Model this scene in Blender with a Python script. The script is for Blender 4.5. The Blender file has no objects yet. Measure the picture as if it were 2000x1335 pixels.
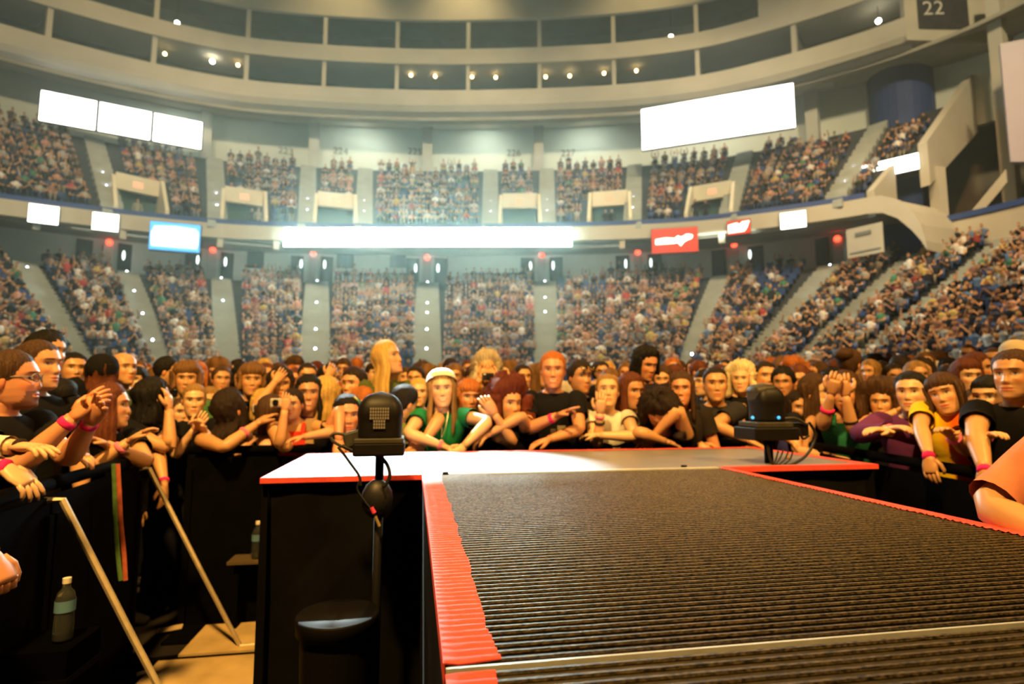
import bpy, bmesh, math, random
import numpy as np
from mathutils import Vector, Matrix

# ------------------------------------------------------------------ camera, world, lights, exposure
SC = bpy.context.scene
COL = SC.collection
F, CZ = 1100.0, 1.48
YAW, PIT = math.atan(192/1105.0), math.atan(112.5/F)
cam_data = bpy.data.cameras.new('camera')
cam_data.sensor_width = 36.0
cam_data.lens = F/2000*36
cam_data.clip_start = .05; cam_data.clip_end = 400
cam_data.dof.use_dof = True
cam_data.dof.focus_distance = 1.15
cam_data.dof.aperture_fstop = cam_data.lens/1000/.0062
cam = bpy.data.objects.new('camera', cam_data); COL.objects.link(cam)
cam.location = (0, 0, CZ)
cam.rotation_euler = (math.pi/2+PIT, 0, -YAW)
SC.camera = cam

w = bpy.data.worlds.new('world'); SC.world = w; w.use_nodes = True
w.node_tree.nodes['Background'].inputs[0].default_value = (.9, .8, .55, 1)
w.node_tree.nodes['Background'].inputs[1].default_value = .02

SC.view_settings.view_transform = 'Standard'
SC.view_settings.look = 'None'
SC.view_settings.gamma = 1.0
SC.view_settings.use_curve_mapping = False
SC.view_settings.exposure = 0.0
SC.cycles.max_bounces = 5
SC.cycles.diffuse_bounces = 3
SC.cycles.glossy_bounces = 3
SC.cycles.transmission_bounces = 4
SC.cycles.volume_bounces = 0
SC.cycles.caustics_reflective = False
SC.cycles.caustics_refractive = False
SC.cycles.sample_clamp_indirect = 4.0
SC.cycles.use_denoising = True

def aim(o, target):
    d = Vector(target)-o.location
    o.rotation_euler = d.to_track_quat('-Z', 'Y').to_euler()

def spot(loc, target, power, col, ang, blend=.5, size=.25):
    l = bpy.data.lights.new('stage_spot', 'SPOT'); l.energy = power; l.color = col
    l.spot_size = math.radians(ang); l.spot_blend = blend; l.shadow_soft_size = size
    o = bpy.data.objects.new('stage_spot', l); COL.objects.link(o); o.location = loc; aim(o, target)
    return o

def area(loc, target, power, col, sx, sy):
    l = bpy.data.lights.new('house_light', 'AREA'); l.shape = 'RECTANGLE'; l.size = sx; l.size_y = sy
    l.energy = power; l.color = col
    o = bpy.data.objects.new('house_light', l); COL.objects.link(o); o.location = loc; aim(o, target)
    return o

# the warm stage wash on the front rows, hung above and behind the stage lip
spot((-1.5, -1.2, 7.6), (-.2, 4.4, 1.5), 5000, (1, .55, .14), 66, .6, .22)
spot((5.0, -1.0, 7.4), (2.2, 4.4, 1.5), 2400, (1, .52, .13), 62, .6, .22)
spot((1.0, 11.0, 15.0), (1.0, 4.2, 1.4), 2000, (1, .62, .24), 50, .7, .4)
# the house lights of the bowl, thrown at the stands
for (x, y) in ((-14, 8), (-3, 12), (9, 10), (20, 4)):
    spot((x, y, 33), (x*1.5, y+27, 9), 27000, (1, .80, .46), 84, .5, 1.2)
spot((12, 4, 30), (29, 20, 6), 22000, (1, .56, .24), 70, .6, 1.0)
# spotlights on the suite fascia and the wall above it
for (x, y) in ((-18, 37), (-6, 39), (3, 38.5), (16, 34)):
    spot((x, y, 35.2), (x*1.12, y+6, 30.5), 1300, (1, .76, .34), 110, .9, .4)
# unseen fill lamps added under suites and upper stand to brighten the walls behind
for (x, y) in ((-18.2, 44.6), (-14.0, 45.3), (-4.6, 45.7), (5.4, 44.4), (13.6, 42.3), (21.5, 38.2)):
    spot((x, y, 24.15), (x*1.07, y*1.07, 21.6), 480, (.92, 1, .86), 150, .8, .05)
for (x, y) in ((-19, 38.5), (-11, 40), (-3, 40), (5, 39), (12, 36.5), (19, 32)):
    area((x, y, 11.9), (x*1.12, y*1.12, 10.8), 40, (.92, 1, .86), 4, .2)
# back light from the roof truss on the cross stage
for x in (-.24, .36):
    spot((-2.6, 14.0, 12.2), (x, 3.08, 1.15), 105000, (.84, 1, .97), 4.2, .25, .10)

# ------------------------------------------------------------------ pixel geometry helpers
def ray(x, y):
    d = np.array([(x-1000)/F, 1.0, (667.5-y)/F])
    c, s = math.cos(PIT), math.sin(PIT)
    d = np.array([d[0], d[1]*c-d[2]*s, d[1]*s+d[2]*c])
    c, s = math.cos(YAW), math.sin(YAW)
    return np.array([d[0]*c+d[1]*s, -d[0]*s+d[1]*c, d[2]])
C0 = np.array([0, 0, CZ]); FWD = np.array([math.sin(YAW), math.cos(YAW), 0])
def at_depth(x, y, dep):
    r = ray(x, y); return C0+r*(dep/(r[:2]@FWD[:2]))
def on_z(x, y, z):
    r = ray(x, y); return C0+r*((z-CZ)/r[2])
def on_v(x, y, v):
    r = ray(x, y); return C0+r*(v/r[1])
def on_u(x, y, u):
    r = ray(x, y); return C0+r*(u/r[0])
def proj(p):
    p = np.asarray(p, float)-C0
    c, s = math.cos(YAW), math.sin(YAW)
    X = p[..., 0]*c-p[..., 1]*s; Y = p[..., 0]*s+p[..., 1]*c; Z = p[..., 2]
    c, s = math.cos(PIT), math.sin(PIT)
    Y2 = Y*c+Z*s; Z2 = -Y*s+Z*c
    return np.stack([1000+F*X/Y2, 667.5-F*Z2/Y2, Y2], -1)

# ------------------------------------------------------------------ materials
MATS = {}
def mat(name, col, rough=.6, spec=.4, var=.0, scale=6.0, metal=0.0, bump=0.0):
    if name in MATS: return MATS[name]
    m = bpy.data.materials.new(name); m.use_nodes = True
    nt = m.node_tree; b = nt.nodes['Principled BSDF']
    b.inputs['Base Color'].default_value = (*col, 1)
    b.inputs['Roughness'].default_value = rough
    b.inputs['Specular IOR Level'].default_value = spec
    b.inputs['Metallic'].default_value = metal
    if var > 0 or bump > 0:
        tc = nt.nodes.new('ShaderNodeTexCoord'); n = nt.nodes.new('ShaderNodeTexNoise')
        n.inputs['Scale'].default_value = scale; n.inputs['Detail'].default_value = 5
        nt.links.new(tc.outputs['Object'], n.inputs['Vector'])
        if var > 0:
            r = nt.nodes.new('ShaderNodeValToRGB')
            r.color_ramp.elements[0].color = (*[c*(1-var) for c in col], 1)
            r.color_ramp.elements[1].color = (*[min(1, c*(1+var)) for c in col], 1)
            r.color_ramp.elements[0].position = .3; r.color_ramp.elements[1].position = .7
            nt.links.new(n.outputs['Fac'], r.inputs['Fac']); nt.links.new(r.outputs['Color'], b.inputs['Base Color'])
        if bump > 0:
            bp = nt.nodes.new('ShaderNodeBump'); bp.inputs['Strength'].default_value = bump; bp.inputs['Distance'].default_value = .01
            nt.links.new(n.outputs['Fac'], bp.inputs['Height']); nt.links.new(bp.outputs['Normal'], b.inputs['Normal'])
    MATS[name] = m
    return m

def emit(name, col, s):
    if name in MATS: return MATS[name]
    m = bpy.data.materials.new(name); m.use_nodes = True
    b = m.node_tree.nodes['Principled BSDF']
    b.inputs['Base Color'].default_value = (0, 0, 0, 1)
    b.inputs['Emission Color'].default_value = (*col, 1); b.inputs['Emission Strength'].default_value = s
    MATS[name] = m
    return m

def attr_mat(name, rough, spec, sheen=0, var=.12, scale=30, bump=0, stretch=None):
    m = bpy.data.materials.new(name); m.use_nodes = True
    nt = m.node_tree; b = nt.nodes['Principled BSDF']
    a = nt.nodes.new('ShaderNodeAttribute'); a.attribute_name = 'Col'
    tc = nt.nodes.new('ShaderNodeTexCoord'); n = nt.nodes.new('ShaderNodeTexNoise'); n.inputs['Scale'].default_value = scale
    if stretch:
        mp = nt.nodes.new('ShaderNodeMapping'); mp.inputs['Scale'].default_value = stretch
        nt.links.new(tc.outputs['Object'], mp.inputs['Vector']); nt.links.new(mp.outputs['Vector'], n.inputs['Vector'])
    else: nt.links.new(tc.outputs['Object'], n.inputs['Vector'])
    mr = nt.nodes.new('ShaderNodeMapRange'); mr.inputs['To Min'].default_value = 1-var; mr.inputs['To Max'].default_value = 1+var
    nt.links.new(n.outputs['Fac'], mr.inputs['Value'])
    mx = nt.nodes.new('ShaderNodeVectorMath'); mx.operation = 'MULTIPLY'
    nt.links.new(a.outputs['Color'], mx.inputs[0]); nt.links.new(mr.outputs['Result'], mx.inputs[1])
    nt.links.new(mx.outputs['Vector'], b.inputs['Base Color'])
    b.inputs['Roughness'].default_value = rough; b.inputs['Specular IOR Level'].default_value = spec
    if bump:
        bp = nt.nodes.new('ShaderNodeBump'); bp.inputs['Strength'].default_value = bump; bp.inputs['Distance'].default_value = .01
        nt.links.new(n.outputs['Fac'], bp.inputs['Height']); nt.links.new(bp.outputs['Normal'], b.inputs['Normal'])
    MATS[name] = m
    return m
M_SKIN = attr_mat('skin', .42, .45, var=.08, scale=25)
M_CLOTH = attr_mat('cloth', .9, .15, var=.15, scale=14, bump=.5)
M_HAIR = attr_mat('hair', .62, .22, var=.55, scale=1.0, bump=.9, stretch=(170, 170, 14))
M_CROWD = attr_mat('crowd', .8, .2, var=.1)

# ------------------------------------------------------------------ mesh helpers
class MB:
    """collects vertices, faces and vertex colours, then links ONE mesh object"""
    def __init__(s): s.v = []; s.f = []; s.c = []; s.n = 0
    def add(s, v, f, col=(1, 1, 1)):
        v = np.asarray(v, float).reshape(-1, 3)
        s.v.append(v)
        s.f += [tuple(i+s.n for i in q) for q in f]
        c = np.asarray(col, float)
        s.c.append(np.broadcast_to(c, (len(v), 3)) if c.ndim == 1 else c)
        s.n += len(v)
    def box(s, lo, hi, col=(1, 1, 1)):
        x0, y0, z0 = lo; x1, y1, z1 = hi
        s.add([(x0,y0,z0),(x1,y0,z0),(x1,y1,z0),(x0,y1,z0),(x0,y0,z1),(x1,y0,z1),(x1,y1,z1),(x0,y1,z1)],
              [(3,2,1,0),(4,5,6,7),(0,1,5,4),(1,2,6,5),(2,3,7,6),(3,0,4,7)], col)
    def obox(s, c, ax, ay, az, col=(1, 1, 1)):
        c, ax, ay, az = [np.asarray(q, float) for q in (c, ax, ay, az)]
        p = [c+sx*ax+sy*ay+sz*az for sz in (-1, 1) for sx, sy in ((-1,-1),(1,-1),(1,1),(-1,1))]
        s.add(p, [(3,2,1,0),(4,5,6,7),(0,1,5,4),(1,2,6,5),(2,3,7,6),(3,0,4,7)], col)
    def tube(s, path, ra, rb=None, n=10, col=(1, 1, 1), up=None, cap=True, phase=0):
        P = np.asarray(path, float); k = len(P)
        ra = np.broadcast_to(np.asarray(ra, float), (k,)); rb = ra if rb is None else np.broadcast_to(np.asarray(rb, float), (k,))
        T = np.gradient(P, axis=0); T /= np.linalg.norm(T, axis=1)[:, None]+1e-12
        u = np.asarray(up if up is not None else ((0, 0, 1) if abs(T[0][2]) < .9 else (0, 1, 0)), float)
        a = np.linspace(0, 2*np.pi, n, endpoint=False)+phase
        V = []
        for i in range(k):
            x = u-T[i]*(u@T[i]); x /= np.linalg.norm(x)+1e-12
            if up is None: u = x
            y = np.cross(T[i], x)
            V.append(P[i]+np.outer(np.cos(a)*rb[i], x)+np.outer(np.sin(a)*ra[i], y))
        f = [(i*n+j, i*n+(j+1) % n, (i+1)*n+(j+1) % n, (i+1)*n+j) for i in range(k-1) for j in range(n)]
        if cap: f += [tuple(range(n))[::-1], tuple((k-1)*n+j for j in range(n))]
        c = np.asarray(col, float)
        if c.ndim == 2 and len(c) == k: c = np.repeat(c, n, 0)
        s.add(np.concatenate(V), f, c)
    def rings(s, R, col=(1, 1, 1), cap0=False, cap1=False):
        R = np.asarray(R, float); k, n = R.shape[:2]
        f = [(i*n+j, i*n+(j+1) % n, (i+1)*n+(j+1) % n, (i+1)*n+j) for i in range(k-1) for j in range(n)]
        if cap0: f.append(tuple(range(n))[::-1])
        if cap1: f.append(tuple((k-1)*n+j for j in range(n)))
        c = np.asarray(col, float)
        s.add(R.reshape(-1, 3), f, c if c.ndim == 1 else c.reshape(-1, 3))
    def grid(s, G, col=(1, 1, 1)):
        G = np.asarray(G, float); k, n = G.shape[:2]
        s.add(G.reshape(-1, 3), [(i*n+j, i*n+j+1, (i+1)*n+j+1, (i+1)*n+j) for i in range(k-1) for j in range(n-1)], col)
    def ball(s, c, r, n=10, m=7, col=(1, 1, 1)):
        r = np.broadcast_to(np.asarray(r, float), (3,))
        R = []
        for i in range(m+1):
            p = -math.pi/2+math.pi*(i/m); q = max(math.cos(p), .02)
            R.append([(c[0]+r[0]*q*math.cos(t), c[1]+r[1]*q*math.sin(t), c[2]+r[2]*math.sin(p)) for t in np.linspace(0, 2*math.pi, n, endpoint=False)])
        s.rings(R, col, True, True)
    def build(s, name, m, parent=None, smooth=False, origin=None):
        me = bpy.data.meshes.new(name)
        V = np.concatenate(s.v)
        if origin is not None: V = V-np.asarray(origin, float)
        me.from_pydata(V.tolist(), [], s.f)
        at = me.color_attributes.new('Col', 'FLOAT_COLOR', 'POINT')
        C = np.ones((len(V), 4), np.float32); C[:, :3] = np.concatenate(s.c)
        at.data.foreach_set('color', C.ravel())
        if smooth: me.polygons.foreach_set('use_smooth', np.ones(len(me.polygons), bool))
        me.materials.append(m)
        me.update()
        o = bpy.data.objects.new(name, me); COL.objects.link(o)
        if parent is not None: o.parent = parent
        elif origin is not None: o.location = [float(q) for q in origin]
        return o

def tag(o, label=None, cat=None, group=None, kind=None):
    if label: o['label'] = label
    if cat: o['category'] = cat
    if group: o['group'] = group
    if kind: o['kind'] = kind
    return o
def empty(name, loc=(0, 0, 0), rz=0):
    o = bpy.data.objects.new(name, None); COL.objects.link(o); o.location = [float(q) for q in loc]; o.rotation_euler = (0, 0, rz)
    o.empty_display_size = .1
    return o
def copy_tree(o, parent=None):
    c = o.copy(); COL.objects.link(c); c.parent = parent
    for ch in list(o.children): copy_tree(ch, c)
    return c
def bevel(o, wd, seg=2):
    b = o.modifiers.new('bevel', 'BEVEL'); b.width = wd; b.segments = seg; b.limit_method = 'ANGLE'
    return o
def text_mesh(s, size, depth=.01):
    """flat letters as a mesh in the XY plane, centred"""
    cu = bpy.data.curves.new('letters', 'FONT'); cu.body = s; cu.size = size; cu.extrude = depth/2; cu.align_x = 'CENTER'; cu.align_y = 'CENTER'
    cu.resolution_u = 3
    o = bpy.data.objects.new('letters', cu); COL.objects.link(o)
    dg = bpy.context.evaluated_depsgraph_get()
    me = bpy.data.meshes.new_from_object(o.evaluated_get(dg))
    bpy.data.objects.remove(o)
    return me

def haze(lo, hi, dens, col, an=.35):
    b = MB(); b.box(lo, hi); m = bpy.data.materials.new('haze'); m.use_nodes = True; nt = m.node_tree; nt.nodes.clear()
    o_ = nt.nodes.new('ShaderNodeOutputMaterial'); v = nt.nodes.new('ShaderNodeVolumeScatter')
    v.inputs['Color'].default_value = (*col, 1); v.inputs['Density'].default_value = dens; v.inputs['Anisotropy'].default_value = an
    nt.links.new(v.outputs['Volume'], o_.inputs['Volume'])
    return tag(b.build('haze', m), 'thin stage haze hanging in the bowl', kind='stuff')
# ------------------------------------------------------------------ the bowl: one plan curve, everything else is offset from it
CTRL = np.array([(-37,14),(-36,22),(-33,28.5),(-28.8,33.2),(-23.5,35.8),(-17.9,37.7),(-13.8,38.5),(-9.9,38.7),(0,37.6),(10.3,35.3),(14.5,34.1),
                 (18.1,32.7),(20.5,31.1),(23,29.3),(25.4,27.1),(27.1,24.2),(28.0,20),(28.3,14),(28.4,6)], float)
def _spline(P, n=24):
    out = []
    for i in range(len(P)-1):
        p0 = P[max(i-1, 0)]; p1 = P[i]; p2 = P[i+1]; p3 = P[min(i+2, len(P)-1)]
        for t in np.linspace(0, 1, n, endpoint=False):
            out.append(.5*((2*p1)+(-p0+p2)*t+(2*p0-5*p1+4*p2-p3)*t*t+(-p0+3*p1-3*p2+p3)*t**3))
    out.append(P[-1]); return np.array(out)
_P = _spline(CTRL)
for _ in range(60):
    _P[1:-1] = .25*_P[:-2]+.5*_P[1:-1]+.25*_P[2:]
_S = np.concatenate([[0], np.cumsum(np.linalg.norm(np.diff(_P, axis=0), axis=1))])
_S -= _S[np.argmin(abs(_P[:, 0]-.8))]
_T = np.gradient(_P, axis=0); _T /= np.linalg.norm(_T, axis=1)[:, None]
# the rows and aisles fan out from the stage: direction of an aisle against its bearing from the stage
_phi = np.degrees(np.arctan2(_P[:, 0], _P[:, 1]))
_ang = np.radians(np.interp(_phi, [-70, -42, -33, -24.5, -18, -9.2, 1.3, 13.3, 22, 31.5, 38.5, 45, 60, 80], [-78, -62, -47, -33, -20.5, -9.2, 1.3, 13.3, 23.5, 41, 57, 70, 86, 92]))
_N = np.stack([np.sin(_ang), np.cos(_ang)], 1)
for _ in range(40): _N[1:-1] = .25*_N[:-2]+.5*_N[1:-1]+.25*_N[2:]
SMIN, SMAX = _S[0], _S[-1]
def cp(s, d=0.0):
    """plan point(s) at arc length s, offset d outward"""
    s = np.asarray(s, float)
    p = np.stack([np.interp(s, _S, _P[:, i]) for i in (0, 1)], -1); n = np.stack([np.interp(s, _S, _N[:, i]) for i in (0, 1)], -1)
    n /= np.linalg.norm(n, axis=-1, keepdims=True)
    return p+n*np.asarray(d)[..., None]
def ct(s):
    n = cp(s, 1)-cp(s, 0); return np.array([n[1], -n[0]])       # along +s
def p3(s, d, z):
    q = cp(s, d); return np.array([q[0], q[1], z])
_SS = np.linspace(SMIN, SMAX, 3000)
def s_at_px(x, d, z):
    """arc length where the ring (d, z) stands in line with picture column x"""
    q = cp(_SS, d); p = proj(np.concatenate([q, np.full((len(q), 1), z)], 1))
    a = np.where(p[:, 2] > 1, abs(p[:, 0]-x), 1e9)
    return float(_SS[np.argmin(a)])
def on_ring(x, y, d):
    z = 15.0
    for _ in range(6):
        s = s_at_px(x, d, z); q = cp(s, d); r = ray(x, y); z = CZ+r[2]*np.hypot(*q)/np.hypot(r[0], r[1])
    return s, z
def strip(prof, s0, s1, step=.8):
    """rings of a profile [(d, z), ...] swept along the plan curve"""
    ss = np.linspace(s0, s1, max(2, int(abs(s1-s0)/step)+1))
    return np.array([[[*cp(s, d), z] for (d, z) in prof] for s in ss])
def sweep(name, prof, s0, s1, m, kind='structure', closed=True, step=.8, parent=None):
    b = MB(); R = strip(prof, s0, s1, step)
    if closed: b.rings(R, cap0=True, cap1=True)
    else: b.grid(R)
    o = b.build(name, m, parent)
    if parent is None: tag(o, kind=kind)
    return o

m_conc = mat('concrete_paint', (.46, .46, .40), .8, .2, .10, .6)
m_fascia = mat('fascia_paint', (.46, .43, .34), .75, .25, .07, .5)
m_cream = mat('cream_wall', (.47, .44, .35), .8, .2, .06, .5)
m_green = mat('back_wall_paint', (.60, .64, .55), .85, .2, .06, .4)
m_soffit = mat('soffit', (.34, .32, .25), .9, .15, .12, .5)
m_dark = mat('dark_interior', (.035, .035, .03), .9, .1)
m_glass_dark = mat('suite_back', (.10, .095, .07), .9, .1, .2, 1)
m_step = mat('aisle_concrete', (.33, .35, .31), .9, .15, .10, 1.2)
m_terr = mat('terrace_concrete', (.05, .055, .06), .9, .1, .15, 1)
m_blue = mat('blue_paint', (.02, .045, .16), .6, .3, .1, .6)
m_bluerail = mat('blue_rail', (.025, .06, .22), .5, .4)
m_black = mat('black', (.006, .006, .006), .7, .2)

# ---- the floor of the hall
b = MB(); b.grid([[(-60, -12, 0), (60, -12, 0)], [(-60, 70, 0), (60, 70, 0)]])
tag(b.build('floor', mat('hall_floor', (.02, .017, .012), .8, .2, .3, 2.5)), kind='structure')  # floor colour kept dark to stand in for the unlit pit
b = MB(); b.grid([[(-60, -12, 36.2), (-60, 70, 36.2)], [(60, -12, 36.2), (60, 70, 36.2)]])
tag(b.build('ceiling', mat('roof_deck', (.16, .14, .09), .9, .1, .2, .4)), kind='structure')

# ---- lower stand: 18 rows; upper stand: 12 rows
S0, S1 = SMIN+2, SMAX-1
LOW = [(3.5-.82*i, 9.8-.445*i) for i in range(18)]             # top row first
def row_box(b, s0, s1, d, z, dep, h, step=1.0):
    prof = [(d-dep/2, z), (d+dep/2, z), (d+dep/2, z-h), (d-dep/2, z-h)]
    b.rings(strip(prof, s0, s1, step), cap0=True, cap1=True)
b = MB()
for (d, z) in LOW: row_box(b, S0, S1, d, z, .84, 1.2)
lower = tag(b.build('terrace_lower', m_terr), kind='structure')
SF1 = s_at_px(1688, 0, 12.9)                                        # where the upper stand's front ends
SR2 = s_at_px(1800, 4, 16.0)                                        # where its upper rows end
UP = [(.9+.8*k, 13.3+.68*k) for k in range(12)]
PORT_X = (655, 1015, 478, 275, 1190, 1385)
PORT_S = [s_at_px(x, 1.2, 14.0) for x in PORT_X]
b = MB()
for k, (d, z) in enumerate(UP):
    if k >= 4: row_box(b, S0, SR2, d, z, .82, 1.0); continue
    cuts = [S0]+[c for s in sorted(PORT_S) for c in (s-1.25, s+1.25)]+[SF1]      # the lowest rows stop at the stair portals
    for a_, c_ in zip(cuts[::2], cuts[1::2]): row_box(b, a_, c_, d, z, .82, 1.0)
for s in PORT_S: b.rings(strip([(.5, 13.0), (4, 13.0), (4, 12.8), (.5, 12.8)], s-1.25, s+1.25, .6), cap0=True, cap1=True)
upper = tag(b.build('terrace_upper', m_terr), kind='structure')
# fascia of the upper stand with its blue rail, and the slab under it
sweep('trim_upper_fascia', [(0, 12.0), (0, 12.95), (.25, 12.95), (.25, 13.0), (.5, 13.0), (.5, 12.0)], S0, SF1, m_cream)
sweep('trim_upper_rail', [(0, 12.96), (-.02, 13.25), (.1, 13.25), (.12, 12.96)], S0, SF1, m_bluerail)
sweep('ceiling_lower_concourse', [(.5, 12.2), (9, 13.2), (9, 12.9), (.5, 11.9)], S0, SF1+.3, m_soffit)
# curled end of the fascia, going down to the seats
pts = [(SF1, 12.95, 12.0), (SF1+.8, 12.9, 11.9), (SF1+1.5, 12.5, 11.4), (SF1+2.1, 11.8, 10.6), (SF1+2.5, 10.9, 9.9), (SF1+2.7, 9.9, 9.4)]
b = MB(); b.rings([[p3(s, 0, a), p3(s, .5, a), p3(s, .5, c), p3(s, 0, c)] for s, a, c in pts], cap0=True, cap1=True)
tag(b.build('trim_fascia_end', m_cream), kind='structure')
b = MB(); b.rings([[p3(s, .5, a), p3(s, 4.5, a+.3), p3(s, 4.5, c), p3(s, .5, c)] for s, a, c in [(q[0], q[1]-.05, q[1]-.5) for q in pts]], cap0=True, cap1=True)
tag(b.build('trim_stand_end', m_cream), kind='structure')
# walls behind the seats
sweep('wall_lower_concourse', [(5.6, 8.5), (5.6, 13.0), (5.9, 13.0), (5.9, 8.5)], S0, SF1+1.5, m_green)
sweep('wall_upper', [(10.9, 19.5), (10.9, 26.3), (11.3, 26.3), (11.3, 19.5)], S0, SR2+4, m_green)
# the right-hand end: cream parapet with a blue cap on the top row of the lower stand
SW = s_at_px(1828, 4.2, 10.5)
sweep('wall_right_parapet', [(4.1, 9.2), (4.1, 11.7), (4.4, 11.7), (4.4, 9.2)], SW, S1, m_cream)
sweep('trim_parapet_cap', [(4.0, 11.72), (4.0, 12.05), (4.5, 12.05), (4.5, 11.72)], SW-.4, S1, m_bluerail)
sweep('wall_right_back', [(15, 8), (15, 27), (15.3, 27), (15.3, 8)], SR2-3, S1, mat('far_wall', (.23, .21, .16), .9, .1, .1, .5))
# the front board of the bottom row
sweep('wall_stand_front', [(-11.4, 0), (-11.4, 2.6), (-11.3, 2.6), (-11.3, 0)], S0, S1, m_blue)

# upper rows' end wall (a raker) and the pier under them
b = MB()
def raker(b, s, d0, z0, d1, z1, dep, th=.5, top=.9):
    t = ct(s)*th
    q = [p3(s, d0, z0+top), p3(s, d1, z1+top), p3(s, d1, z1-dep), p3(s, d0, z0-dep*.55)]
    q2 = [v+np.array([t[0], t[1], 0]) for v in q]
    b.add(q+q2, [(0,1,2,3), (7,6,5,4), (0,4,5,1), (1,5,6,2), (2,6,7,3), (3,7,4,0)])
raker(b, SF1, .3, 12.7, 3.3, 14.9, 1.6, .4, .7)
tag(b.build('wall_upper_stand_end', m_cream), kind='structure')
b = MB()
raker(b, SR2, 3.6, 15.6, 10.9, 22.0, 3.0, .5, 1.0)
tag(b.build('wall_right_raker', m_cream), kind='structure')
b = MB()
for sx, d in ((1838, 5.5), (1985, 6.5)):
    pass
s = s_at_px(1832, 4.6, 14); q = cp(s, 4.6)
b.box((q[0]-.3, q[1]-.3, 9), (q[0]+.3, q[1]+.3, 15.2))
tag(b.build('column_right', m_cream), kind='structure')
b = MB(); s = s_at_px(1958, 8.0, 20); q = cp(s, 8.0); t = ct(s)
b.obox((q[0], q[1], 18.5), (t[0]*.35, t[1]*.35, 0), (-t[1]*.35, t[0]*.35, 0), (0, 0, 8))
tag(b.build('column_right_tall', m_cream), kind='structure')
b = MB(); s0 = s_at_px(1893, 6, 12); s1 = s_at_px(1968, 6, 14.5)
A = np.array([*cp(s0, 5.2), 11.6]); s_, z_ = on_ring(1966, 338, 5.2); B_ = p3(s_, 5.2, z_)
b.rings([[A+(0, 0, .25), A+(.4, .4, .25), A+(.4, .4, -.5), A+(0, 0, -.5)], [B_+(0, 0, .25), B_+(.4, .4, .25), B_+(.4, .4, -.5), B_+(0, 0, -.5)]], cap0=True, cap1=True)
tag(b.build('trim_stair_wall', m_cream), kind='structure')
# pale wall at the far right
s = s_at_px(1957, 5.0, 20); q = cp(s, 5.0); r = ray(2200, 300)
b = MB(); e = on_z(2000, 200, 20)[:2]; dirn = np.array([.72, -.69])
p0 = np.array([q[0], q[1]]); p1 = p0+dirn*9
b.add([(*p0, 14.5), (*p1, 12.5), (*p1, 20.5), (*p0, 21.4), (*(p0+.3), 14.5), (*(p1+.3), 12.5), (*(p1+.3), 20.5), (*(p0+.3), 21.4)], [(3,2,1,0), (4,5,6,7), (0,1,5,4), (1,2,6,5), (2,3,7,6), (3,0,4,7)])
tag(b.build('wall_right_screen', mat('pale_screen', (.40, .36, .42), .5, .4, .05, .5)), kind='structure')

# the blue tower
st, zt = on_ring(1766, 220, 11.5)
q = cp(st, 11.0)
b = MB(); b.tube([(q[0], q[1], 9), (q[0], q[1], 26.5)], 2.0, n=28)
tag(b.build('wall_blue_tower', m_blue, smooth=False), kind='structure')
b = MB(); q = cp(st, 5.6); t = ct(st); nn = np.array([-t[1], t[0]])
b.obox((q[0], q[1], 12.2), (t[0]*2.4, t[1]*2.4, 0), (nn[0]*.15, nn[1]*.15, 0), (0, 0, 3.4))
tag(b.build('wall_blue_drape', m_blue), kind='structure')

# ---- suites
SE = s_at_px(1768, 6, 26)                                           # where the suite block ends
D = 6.0
sweep('trim_suite_sill', [(D+.9, 24.35), (D+.35, 24.55), (D+.05, 24.95), (D, 25.4), (D, 26.2), (D+.3, 26.2), (D+.6, 25.2), (D+4, 25.2), (D+4, 24.9), (D+.9, 24.9)], S0, SE, m_fascia)
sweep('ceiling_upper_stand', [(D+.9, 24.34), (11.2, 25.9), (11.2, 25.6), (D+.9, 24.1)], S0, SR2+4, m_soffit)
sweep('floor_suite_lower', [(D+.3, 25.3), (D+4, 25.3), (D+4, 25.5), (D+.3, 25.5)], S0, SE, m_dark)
sweep('trim_suite_band', [(D, 28.4), (D, 29.7), (D+.3, 29.7), (D+.3, 28.8), (D+4, 28.8), (D+4, 28.5), (D+.3, 28.4)], S0, SE, m_fascia)
SL2a, SL2b = s_at_px(160, D, 30), s_at_px(1480, D, 31)
sweep('wall_above_suites', [(D, 32.2), (D, 36.2), (D+.3, 36.2), (D+.3, 32.2)], S0, SE, m_fascia)
sweep('wall_suite_end', [(D, 29.7), (D, 32.2), (D+.3, 32.2), (D+.3, 29.7)], SL2b, SE, m_fascia)
sweep('wall_suite_start', [(D, 29.7), (D, 32.2), (D+.3, 32.2), (D+.3, 29.7)], S0, SL2a, m_fascia)
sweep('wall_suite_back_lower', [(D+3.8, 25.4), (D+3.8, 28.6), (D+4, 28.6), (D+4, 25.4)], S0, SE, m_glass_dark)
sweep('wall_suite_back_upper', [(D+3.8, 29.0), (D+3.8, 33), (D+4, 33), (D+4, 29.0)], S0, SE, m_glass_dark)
sc = s_at_px(775, D, 27)
k = 0
for i in range(-8, 9):
    s = sc+i*4.95
    if not (S0+1 < s < SE-1): continue
    for z0, z1 in ((26.2, 28.4), (29.7, 32.2)):
        if z0 > 29 and not (SL2a+.5 < s < SL2b-.5): continue
        b = MB(); t = ct(s); c = p3(s, D+.4, (z0+z1)/2)
        b.obox(c, (t[0]*.16, t[1]*.16, 0), (-t[1]*.2, t[0]*.2, 0), (0, 0, (z1-z0)/2))
        tag(b.build('column_suite', m_fascia), kind='structure')
        # partition between two boxes
        b = MB(); c = p3(s, D+2.3, (z0+z1)/2)
        b.obox(c, (t[0]*.06, t[1]*.06, 0), (-t[1]*1.5, t[0]*1.5, 0), (0, 0, (z1-z0)/2))
        tag(b.build('partition_suite', m_glass_dark), kind='structure')
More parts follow.
